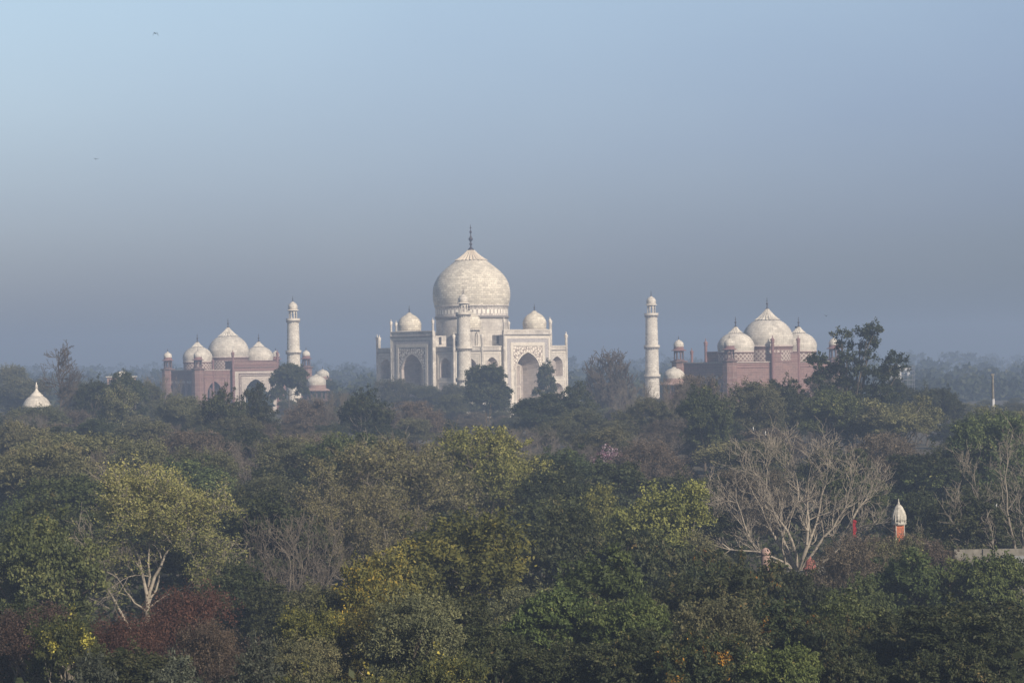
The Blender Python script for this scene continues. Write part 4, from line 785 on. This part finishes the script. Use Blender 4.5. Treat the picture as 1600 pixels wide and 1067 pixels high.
HERO = [
 ('dull0', 1502, 630, 120, 660, 'hazy_tree', 'dim hazy tree left of the foot of the grey pole'),
 ('dull1', 1588, 628, 110, 670, 'hazy_tree', 'dim hazy tree right of the grey pole'),
 ('dull0', 815, 636, 60, 640, 'hazy_tree', 'dim tree under the foot of the right portal'),
 ('dull2', 915, 625, 80, 700, 'hazy_tree', 'dim tree at the right foot of the tomb'),
 ('dull2', 66, 634, 110, 560, 'leafy_tree', 'dim tree covering the foot of the white temple'),
 ('dark1', 1200, 880, 60, 196, 'leafy_tree', 'small dark tree below left of the big bare trunk'),
 ('dull1', 740, 610, 80, 800, 'hazy_tree', 'faint hazy tree under the rounded dark tree'),
 ('dull2', 778, 629, 66, 790, 'hazy_tree', 'low hazy tree right under the rounded dark tree'),
 ('dull0', 938, 612, 90, 800, 'hazy_tree', 'faint hazy tree below the bare round-headed tree'),
 ('dull1', 990, 617, 80, 790, 'hazy_tree', 'faint hazy tree left of the foot of the lone minaret'),
 ('dull1', 542, 616, 80, 800, 'hazy_tree', 'faint hazy tree between the red pavilion and the tomb'),
 ('brown0', 486, 622, 80, 820, 'twiggy_tree', 'hazy twiggy tree at the foot of the red pavilion'),
 # skyline, far
 ('round', 760, 567, 74, 730, 'round_dark_tree', 'dark rounded tree standing before the right half of the white tomb'),
 ('conifer', 852, 563, 44, 800, 'conical_tree', 'small conical tree in front of the right portal arch'),
 ('bare_s', 951, 551, 66, 700, 'bare_round_tree', 'bare round-headed tree alone against the sky right of the tomb'),
 ('round2', 452, 567, 58, 830, 'round_dark_tree', 'dark mushroom-shaped tree hiding the foot of the left minaret'),
 ('bush_round', 511, 588, 26, 1040, 'dark_bush', 'dark round bush just behind the left domed pavilion'),
 ('tall', 1336, 508, 150, 480, 'tall_clumpy_tree', 'tall dark tree with separate leaf clumps covering the right red hall'),
 ('dark0', 1478, 606, 52, 540, 'spreading_dark_tree', 'right one of two dark spreading crowns left of the pole'),
 ('dark1', 1446, 603, 46, 540, 'spreading_dark_tree', 'left one of two dark spreading crowns left of the pole'),
 ('dark2', 1398, 592, 44, 560, 'dark_tree', 'dark low tree at the foot of the tall clumpy tree'),
 ('dull0', 22, 571, 74, 880, 'hazy_round_tree', 'hazy domed tree topping the skyline at the left edge'),
 ('dull1', 30, 590, 130, 800, 'hazy_tree', 'wide dim tree below the domed skyline tree at left'),
 ('bare_tall', 93, 556, 74, 600, 'bare_tall_tree', 'tall thin bare tree on the left skyline beside the white temple'),
 ('dull2', 128, 596, 90, 780, 'hazy_tree', 'dim hazy tree right of the tall thin bare tree'),
 ('dark1', 150, 592, 44, 600, 'dark_small_tree', 'small dark tree left of the pale glimpsed roof'),
 ('dark2', 196, 584, 64, 620, 'flat_topped_tree', 'flat dark crown in front of the pale glimpsed roof'),
 ('pale_fork', 185, 606, 90, 540, 'forked_tree', 'slender tree with pale forked trunks below the flat crown'),
 ('bare_b', 248, 588, 60, 700, 'bare_tree', 'greyish bare tree touching the left corner of the mosque'),
 ('dull0', 232, 598, 70, 660, 'hazy_tree', 'dull tree below the left corner of the mosque'),
 ('dull1', 283, 616, 90, 560, 'leafy_tree', 'deep green tree below the near corner of the mosque'),
 ('open0', 350, 600, 74, 500, 'open_crowned_tree', 'open green crown in front of the mosque wall'),
 ('open1', 402, 604, 80, 510, 'open_crowned_tree', 'open green crown covering the foot of the mosque portal'),
 ('dull2', 322, 630, 70, 520, 'leafy_tree', 'low green tree left of the open crowns before the mosque'),
 ('dull0', 375, 652, 120, 480, 'leafy_tree', 'bushy tree under the open crowns before the mosque'),
 ('open0', 572, 602, 96, 500, 'ragged_dark_tree', 'ragged dark tree left of the tomb at the skyline'),
 ('bare_b', 520, 612, 90, 560, 'bare_tree', 'thin grey tree under the domed pavilion'),
 ('brown0', 480, 626, 90, 560, 'twiggy_tree', 'grey brown twiggy tree below the mushroom-shaped tree'),
 ('dull2', 620, 592, 78, 860, 'hazy_tree', 'faint hazy tree at the left foot of the tomb'),
 ('dull0', 668, 602, 90, 850, 'hazy_tree', 'faint hazy tree below the left portal'),
 ('dull1', 712, 600, 70, 840, 'hazy_tree', 'faint hazy tree below the nearest minaret'),
 ('dull0', 700, 616, 110, 760, 'hazy_tree', 'blue hazy tree mass below the nearest minaret'),
 ('brown1', 645, 628, 110, 560, 'twiggy_tree', 'brownish twiggy tree left below the tomb'),
 ('brown2', 742, 644, 90, 700, 'twiggy_tree', 'pale hazy thicket tree below the rounded dark tree'),
 ('dull0', 800, 664, 70, 560, 'leafy_tree', 'low dim tree right of the hazy gap below the tomb'),
 ('dark2', 850, 616, 120, 560, 'leafy_tree', 'dark tree below the small conical tree'),
 ('open1', 905, 600, 90, 560, 'olive_tree', 'olive tree at the right corner of the tomb'),
 ('dull1', 900, 640, 130, 500, 'leafy_tree', 'grey green tree right below the tomb'),
 ('bare_b', 985, 604, 70, 640, 'bare_tree', 'low grey bare tree left of the lone minaret'),
 ('brown0', 1090, 588, 110, 520, 'twiggy_tree', 'brown twiggy tree before the left end of the right hall'),
 ('bare_b', 1050, 592, 90, 500, 'bare_tree', 'grey bare tree at the foot of the lone minaret'),
 ('dull1', 1012, 622, 110, 500, 'leafy_tree', 'bushy tree below the lone minaret'),
 ('green1', 1100, 602, 100, 440, 'leafy_tree', 'dark green tree below the left end of the right hall'),
 ('dull2', 1180, 597, 130, 470, 'leafy_tree', 'low rounded tree before the middle of the right hall'),
 ('dark0', 1232, 592, 70, 480, 'leafy_tree', 'dark tree at the foot of the back block of the right hall'),
 ('brown2', 1292, 584, 90, 560, 'twiggy_tree', 'pinkish bare tree left of the tall clumpy tree'),
 ('green0', 1300, 612, 130, 450, 'leafy_tree', 'leafy tree below the tall clumpy tree'),
 ('olive0', 1410, 630, 150, 440, 'olive_tree', 'broad olive tree right below the tall clumpy tree'),
 ('green2', 1534, 642, 110, 400, 'bushy_tree', 'bushy green tree just below the pole'),
 ('olive2', 1590, 640, 110, 440, 'olive_tree', 'olive tree at the right edge beside the pole'),
 # middle belt
 ('olive0', 30, 668, 130, 420, 'olive_tree', 'flat olive tree at the left edge below the white temple'),
 ('olive1', 135, 676, 240, 380, 'olive_tree', 'broad flat olive tree below the slender forked tree'),
 ('olive2', 60, 706, 190, 340, 'olive_tree', 'grey olive tree in the second row at the left edge'),
 ('dull0', 215, 690, 150, 360, 'leafy_tree', 'dim tree behind the yellow-green tree top'),
 ('green0', 118, 748, 190, 290, 'leafy_tree', 'fresh green tree left of the yellow-green tree'),
 ('green1', 25, 780, 150, 270, 'leafy_tree', 'grey green tree at the left edge beside the fresh green one'),
 ('dull1', 325, 700, 150, 350, 'leafy_tree', 'dim rounded tree right of the yellow-green top'),
 ('dull2', 455, 684, 170, 360, 'leafy_tree', 'wide dim green tree left of the big twiggy crown'),
 ('green2', 530, 678, 130, 350, 'leafy_tree', 'green tree behind the left of the big twiggy crown'),
 ('dark1', 375, 760, 150, 290, 'leafy_tree', 'dark tree filling the space right of the yellow-green tree'),
 ('dull0', 430, 742, 130, 310, 'leafy_tree', 'dull tree above the grey leafless shrub'),
 ('twig_yellow', 735, 672, 290, 300, 'twiggy_yellow_tree', 'big spreading tree with yellow-green tips in the centre'),
 ('twig_brown', 600, 690, 320, 290, 'twiggy_brown_tree', 'big tangled grey brown tree left of the yellow tips'),
 ('twig_brown', 560, 760, 230, 262, 'twiggy_brown_tree', 'lower grey brown tangled tree in the centre left'),
 ('bare_b', 462, 806, 190, 240, 'leafless_shrub_tree', 'grey leafless shrubby tree with fine curved twigs'),
 ('green1', 880, 700, 150, 350, 'leafy_tree', 'deep green tree right of the yellow-tipped crown'),
 ('dark2', 872, 742, 150, 285, 'leafy_tree', 'very dark tree between the yellow tips and the golden green crown'),
 ('dull2', 940, 668, 130, 420, 'leafy_tree', 'dull tree behind the pink blossom'),
 ('pink0', 952, 694, 56, 395, 'blossoming_tree', 'little tree with pink and white blossom'),
 ('brown1', 1010, 690, 130, 380, 'twiggy_tree', 'brownish tree right of the pink blossom'),
 ('yellow0', 1015, 762, 200, 246, 'golden_green_tree', 'rounded golden green tree left of the big bare tree'),
 ('yellow0', 935, 768, 110, 262, 'golden_green_tree', 'narrower golden green crown left of the rounded one'),
 ('dull1', 1070, 832, 140, 246, 'leafy_tree', 'dim olive tree at the left foot of the big bare tree'),
 ('bare_big', 1240, 668, 300, 268, 'bare_tree', 'big pale fan-shaped bare tree right of centre'),
 ('dull0', 1180, 690, 170, 370, 'leafy_tree', 'dim tree behind the left side of the big bare tree'),
 ('dark0', 1300, 700, 160, 350, 'leafy_tree', 'dark tree behind the right side of the big bare tree'),
 ('brown0', 1380, 680, 160, 360, 'twiggy_tree', 'brown tree above the orange shrine tower'),
 ('dark1', 1460, 700, 160, 330, 'leafy_tree', 'dark broad tree above the grey wall'),
 ('dark0', 1525, 760, 170, 280, 'leafy_tree', 'dark tree directly behind the grey wall'),
 ('dark2', 1445, 770, 120, 285, 'leafy_tree', 'dark tree just right of the orange shrine tower'),
 ('green2', 1548, 650, 120, 330, 'bushy_tree', 'deep green tree behind the right bare branches'),
 ('bare_a', 1585, 672, 330, 262, 'bare_tree', 'grey bare tree spreading from the right edge'),
 ('brown1', 1370, 838, 210, 232, 'brown_bush_tree', 'brown green thicket in front of the orange shrine tower'),
 ('brown2', 1325, 850, 130, 222, 'brown_bush_tree', 'brown thicket right of the small red kiosk'),
 ('dull1', 1395, 842, 110, 228, 'brown_bush_tree', 'dull bush hugging the foot of the orange shrine tower'),
 ('brown0', 1450, 846, 130, 236, 'brown_bush_tree', 'brown thicket at the left end of the grey wall'),
 ('hero_yellow', 222, 730, 245, 236, 'yellow_green_tree', 'yellow-green tree with pale forked trunk at left'),
 ('dark2', 300, 830, 150, 248, 'leafy_tree', 'dark tree behind the lower right of the yellow-green tree'),
 ('dull2', 60, 850, 170, 225, 'leafy_tree', 'dim tree left of the pale forked trunk'),
 ('dark1', 120, 962, 110, 190, 'leafy_tree', 'very dark tree at the foot of the leaning pale stem'),
 ('dark0', 370, 880, 160, 210, 'leafy_tree', 'dark tree right of the red-brown tree'),
 ('dark2', 430, 915, 150, 205, 'leafy_tree', 'dark tree under the grey leafless shrubby tree'),
 # near
 ('gold0', 712, 798, 320, 198, 'golden_tree', 'large golden olive tree in the lower centre'),
 ('gold1', 612, 860, 120, 184, 'golden_tree', 'golden olive tree left of the large one'),
 ('amber0', 562, 874, 74, 166, 'golden_tree', 'narrow tree with a bright orange yellow top'),
 ('gold2', 492, 948, 120, 154, 'golden_tree', 'low olive gold tree near the lower left centre'),
 ('gold2', 590, 950, 120, 152, 'golden_tree', 'olive gold tree below the orange yellow top'),
 ('dark0', 700, 930, 170, 160, 'leafy_tree', 'shadowy tree below the large golden olive tree'),
 ('dark2', 870, 800, 150, 225, 'leafy_tree', 'black green tree between the golden olive and golden green trees'),
 ('darkbig1', 1000, 830, 190, 215, 'dark_tree', 'dark leafy tree below the rounded golden green tree'),
 ('bright0', 935, 868, 210, 176, 'bright_green_tree', 'bright green tree with feathery leaves in the lower centre'),
 ('bright1', 860, 930, 130, 158, 'bright_green_tree', 'lower bright green tree left of its taller feathery neighbour'),
 ('bright1', 985, 940, 130, 156, 'bright_green_tree', 'bright green tree just left of the black green masses'),
 ('fleck1', 1140, 860, 160, 192, 'orange_flecked_tree', 'dark tree with orange leaf patches around the pink cupola'),
 ('darkbig0', 1085, 890, 230, 172, 'dark_tree', 'large black green drooping tree right of the bright green one'),
 ('fleck0', 1200, 935, 230, 156, 'orange_flecked_tree', 'dark tree with scattered orange leaves low right of centre'),
 ('darkbig1', 1000, 985, 190, 138, 'dark_tree', 'black green tree at the bottom centre right'),
 ('fleck1', 1090, 985, 170, 136, 'orange_flecked_tree', 'orange-speckled dark tree at the bottom edge'),
 ('fleck1', 1312, 962, 90, 150, 'orange_flecked_tree', 'small tree with orange top at lower right'),
 ('bright1', 1230, 1015, 130, 134, 'bright_green_tree', 'small fresh green tree at the bottom edge right of centre'),
 ('bright0', 1420, 866, 180, 206, 'bright_green_tree', 'green tree below the brown thicket at right'),
 ('bright1', 1545, 872, 170, 204, 'bright_green_tree', 'green tree below the sheet roofs at right edge'),
 ('green1', 1340, 900, 110, 190, 'leafy_tree', 'low dull tree left of the right green trees'),
 ('darkbig0', 1400, 958, 190, 150, 'dark_tree', 'dark tree at lower right, left of the corner'),
 ('darkbig1', 1530, 940, 210, 152, 'dark_tree', 'dark tree filling the lower right corner'),
 ('darkbig1', 1330, 1010, 150, 136, 'dark_tree', 'dark tree at the bottom edge under the small orange top'),
 ('darkbig0', 1460, 1010, 170, 136, 'dark_tree', 'dark tree at the bottom edge near the right corner'),
 ('dark1', 870, 1000, 170, 140, 'leafy_tree', 'dark green tree at the bottom edge in the centre'),
 ('dark2', 1262, 903, 80, 196, 'leafy_tree', 'small dark tree directly under the small red kiosk'),
 ('rust0', 288, 922, 150, 166, 'rust_red_tree', 'red-brown tree at the foot of the yellow-green tree'),
 ('rust0', 205, 965, 110, 152, 'rust_red_tree', 'lower reddish tree left of the red-brown one'),
 ('rust1', 40, 950, 190, 156, 'brown_leaved_tree', 'dark brown tree in the lower left corner'),
 ('rust1', 330, 975, 120, 150, 'brown_leaved_tree', 'brown tree right below the red-brown one'),
 ('flower0', 98, 958, 72, 150, 'yellow_flecked_tree', 'small tree with yellow leaves in the lower left'),
 ('silver0', 272, 1026, 104, 132, 'silvery_bush', 'silvery long-leaved bush at the bottom edge left'),
 ('silver0', 400, 1000, 110, 134, 'silvery_bush', 'grey green long-leaved bush at the bottom left of centre'),
 ('silver0', 148, 1024, 90, 132, 'silvery_bush', 'dim long-leaved bush at the bottom edge far left'),
 ('dark1', 210, 1010, 200, 138, 'leafy_tree', 'dark tree behind the silvery bush at bottom left'),
 ('dull2', 470, 1000, 150, 140, 'leafy_tree', 'dim tree at the bottom edge left of the yellow flowers'),
 ('flower0', 700, 1018, 130, 126, 'yellow_flowering_bush', 'yellow-flowered bush at the bottom edge centre'),
 ('flower0', 475, 1052, 130, 120, 'yellow_flowering_bush', 'yellow-flowered bush at the bottom edge left of centre'),
 ('flower0', 590, 1050, 120, 121, 'yellow_flowering_bush', 'yellow-flowered bush between its two bottom-edge neighbours'),
 ('dark0', 640, 985, 150, 142, 'leafy_tree', 'dark tree behind the bottom-edge yellow flowers'),
 ('dark2', 770, 980, 150, 144, 'leafy_tree', 'dark tree right of the bottom-edge yellow flowers'),
]
for h in HERO:
    key, x, y, wpx, d, nm, lb = h; rz = 0 if key in ('round', 'round2', 'tall', 'hero_yellow', 'bare_big', 'bare_a', 'twig_yellow') else None
    tree(key, x, y, wpx, d, nm, lb, cat='bush' if 'bush' in nm else 'tree', rz=rz)
# ---- fill trees between them, band by band
SKY = [(0, 600), (60, 640), (140, 612), (250, 612), (300, 655), (350, 640), (420, 630), (500, 632), (560, 625), (620, 625), (700, 640), (750, 665), (800, 660), (840, 632), (900, 622), (1000, 630), (1100, 615), (1300, 620), (1430, 640), (1500, 655), (1600, 650)]
def skyline(x):
    for (a, ya), (b, yb) in zip(SKY[:-1], SKY[1:]):
        if a <= x <= b: return ya + (yb - ya) * (x - a) / (b - a)
    return 640
FR = random.Random(11)
KN = {'dull': ('dull_green_tree', 'dull green tree'), 'green': ('green_tree', 'mid green tree'), 'dark': ('dark_green_tree', 'dark green tree'), 'olive': ('olive_grey_tree', 'olive flat-topped tree'), 'brown': ('twiggy_brown_tree', 'brown twiggy tree'), 'bare_b': ('bare_tree', 'grey bare tree')}
def zone(x): return 'the left mosque' if x < 560 else 'the white tomb' if x < 930 else 'the right red hall' if x < 1420 else 'the far right pole'
for (d0, d1, ymin, step, kinds, where) in ((130, 190, 905, 165, ('dark', 'dull', 'green', 'dark'), 'in the nearest rows below'), (200, 280, 770, 160, ('dark', 'dull', 'green'), 'in the dark middle rows below'),
        (290, 340, 706, 125, ('dull', 'green', 'olive', 'dark', 'brown'), 'in the middle belt below'), (345, 410, 672, 110, ('dull', 'olive', 'green', 'brown', 'bare_b'), 'in the upper belt below'),
        (420, 500, 648, 88, ('dull', 'brown', 'olive', 'dark', 'bare_b'), 'in the hazy belt below'), (510, 600, 632, 74, ('dull', 'brown', 'dark', 'bare_b'), 'in the farther hazy belt below'), (620, 760, 616, 62, ('dull', 'dark', 'brown'), 'in the far hazy row before'), (800, 860, 606, 44, ('dull', 'dull', 'brown'), 'in the garden row at the feet of')):
    rows = max(1, round((d1 - d0) / 45))
    for r_ in range(rows):
        x = -30 + FR.uniform(0, step)
        while x < 1640:
            d = d0 + (d1 - d0) * (r_ + FR.random()) / rows; kd = FR.choice(kinds); key = kd if kd == 'bare_b' else f'{kd}{FR.randrange(3)}'
            t = (d - d0) / (d1 - d0); y = max(ymin + (1 - t) * ymin * .035 + FR.uniform(0, 26), skyline(x) + (FR.uniform(2, 14) if d < 780 else FR.uniform(-16, 0)) if d > 400 else 0)
            if d > 780 and (1075 < x < 1395 or 785 < x < 835): x += step; continue
            if d > 780 and (x < 530 or x > 1390): y = max(y, 614 + FR.uniform(0, 8))
            g0 = ground(d); hh = P(x, y, d).z - g0
            if hh < 5: y = y - (5 - hh) * FPX / d
            ok = True
            for (xa, xb, dm, ya) in ((100, 350, 245, 978), (1080, 1400, 272, 900), (1225, 1310, 272, 1000), (430, 660, 300, 830), (640, 860, 306, 800), (870, 1115, 246, 850), (1400, 1640, 262, 900), (1480, 1640, 262, 905)):
                if xa < x < xb and d < dm and y < ya: ok = False
            if ok:
                nm, ds = KN[kd]; lab = f'{ds} {where} {zone(x)}'; wd = FR.uniform(1.05, 1.5) * step * (1.1 if kd in ('olive', 'brown') else 1)
                tree(key, x, y, wd, d, nm, lab, group=lab.replace(' tree ', ' trees '))
            x += step * FR.uniform(.75, 1.25)
print('TREES', NT[0])

# ---- undergrowth and the far woods, masses nobody could count
rng = np.random.default_rng(3); n = 5200; d = rng.uniform(118, 420, n) ** 1.0; x = rng.uniform(-.23, .23, n) * d; z = np.array([ground(q) for q in d]) + rng.uniform(.2, 3.8, n)
V, F, T = leaves(rng, np.stack([x, d, z], 1), rng.uniform(.2, .6, n), 16, .9, .42, 0, .6, 1.6); tag(qmesh('undergrowth', V, F, LM['dark'], None, T), 'dark tangle of shrubs and weeds between the trunks', 'undergrowth', kind='stuff')
Cs = []; 
for (dd, y0, amp, cnt) in ((1090, 606, 6, 80), (1350, 590, 7, 90), (1750, 578, 8, 90), (2400, 566, 8, 80), (3200, 561, 6, 70)):
    for k in range(cnt):
        xp = -40 + 1680 * (k + rng.random()) / cnt; yy = y0 - ROLL * (xp - 800) + rng.uniform(-amp, amp) * (1.4 if rng.random() < .15 else 1); p = P(xp, yy, dd); rad = 1680 / cnt * dd / FPX * rng.uniform(.6, 1.2)
        m = 26; u = rng.normal(size=(m, 3)); u /= np.linalg.norm(u, axis=1)[:, None]; h = max(p.z - 9, 5); Cs.append(np.array([p.x, dd + rng.uniform(-40, 40), 9 + h * .5]) + u * np.array([rad, rad, h * .5]) * rng.uniform(.7, 1, (m, 1)))
Cs = np.concatenate(Cs); V, F, T = leaves(rng, Cs, rng.uniform(.2, .6, len(Cs)), 14, 1.7, 2.2, .2, .7); tag(qmesh('far_woods', V, F, LM['dark'], None, T), 'far blue haze-covered woods along the horizon', 'woods', kind='stuff')

# ------------------------------------------------------------------ birds
def bird(px, py, d, span, flap, rz, mat, label, perch=False, group=None):
    p = P(px, py, d); t = empty('bird', p, rz); tag(t, label, 'bird', group); s = span
    q = MB(); q.lathe([(.01, -.30 * s), (.05 * s, -.22 * s), (.085 * s, -.05 * s), (.075 * s, .1 * s), (.035 * s, .18 * s), (.05 * s, .23 * s), (.035 * s, .28 * s), (.008, .34 * s)], 10)
    q.v = [(a, c, b * .9) for a, b, c in q.v] if not perch else q.v; q.build('body', mat, t)
    w_ = MB()
    for sx in (-1, 1):
        z = lambda k: flap[k] * s; xs_ = (0.04, .26, .5)
        pt = lambda k, yy, dz=0: (sx * xs_[k] * s, yy * s, z(k) + dz)
        for k in range(2):
            c0, c1 = ((.18, -.18), (.15, -.16), (.0, -.10))[k], ((.18, -.18), (.15, -.16), (.0, -.10))[k + 1]
            for dz in (0, .05 * s): w_.poly([pt(k, c0[0], dz), pt(k + 1, c1[0], dz), pt(k + 1, c1[1], dz), pt(k, c0[1], dz)], None)
    w_.build('wings', mat, t); tl = MB(); tl.box(-.05 * s, .05 * s, -.42 * s, -.25 * s, -.01 * s, .01 * s) if not perch else tl.box(-.03 * s, .03 * s, -.02 * s, .0, -.42 * s, -.25 * s); tl.build('tail', mat, t)
bird(243, 53, 160, .34, (0, .16, -.42), R(20), M_BIRD, 'dark bird with drooping wings high at upper left')
bird(150, 249, 420, .85, (0, .10, .02), R(15), M_BIRD, 'faint gliding bird lower left in the sky')
bird(1291, 494, 420, .7, (0, .2, .35), R(0), M_BIRD, 'tiny bird with raised wings above the tall clumpy tree')
bird(1244, 512, 700, 1.5, (0, .1, .2), R(60), M_BIRD, 'dark bird landing by the right-hand small dome')
bird(648, 65, 300, .25, (0, .1, .2), R(0), M_BIRD, 'speck of a bird in the upper sky')
bird(1177, 669, 268, .5, (0, -.1, -.3), 0, M_EGRET, 'white bird perched high above the bare tree left side', True)
bird(1196, 676, 267, .5, (0, -.1, -.3), 0, M_EGRET, 'white bird perched on the top left twig of the bare tree', True)
bird(1557, 789, 250, .4, (0, -.1, -.3), 0, M_EGRET, 'white bird perched on the right bare bough', True)

# ------------------------------------------------------------------ haze
hz = MB(); hz.box(-2600, 2600, -60, 4200, -1, 84); m = bpy.data.materials.new('haze'); m.use_nodes = True; nt = m.node_tree; nt.nodes.clear()
o = N(nt, 'ShaderNodeOutputMaterial'); pv = N(nt, 'ShaderNodeVolumePrincipled'); pv.inputs['Color'].default_value = (.44, .57, .80, 1); pv.inputs['Density'].default_value = .00056; pv.inputs['Anisotropy'].default_value = 0.1
nt.links.new(pv.outputs[0], o.inputs['Volume']); h = hz.build('haze', m); tag(h, 'thin blue morning smog over the whole plain', 'haze', kind='stuff')
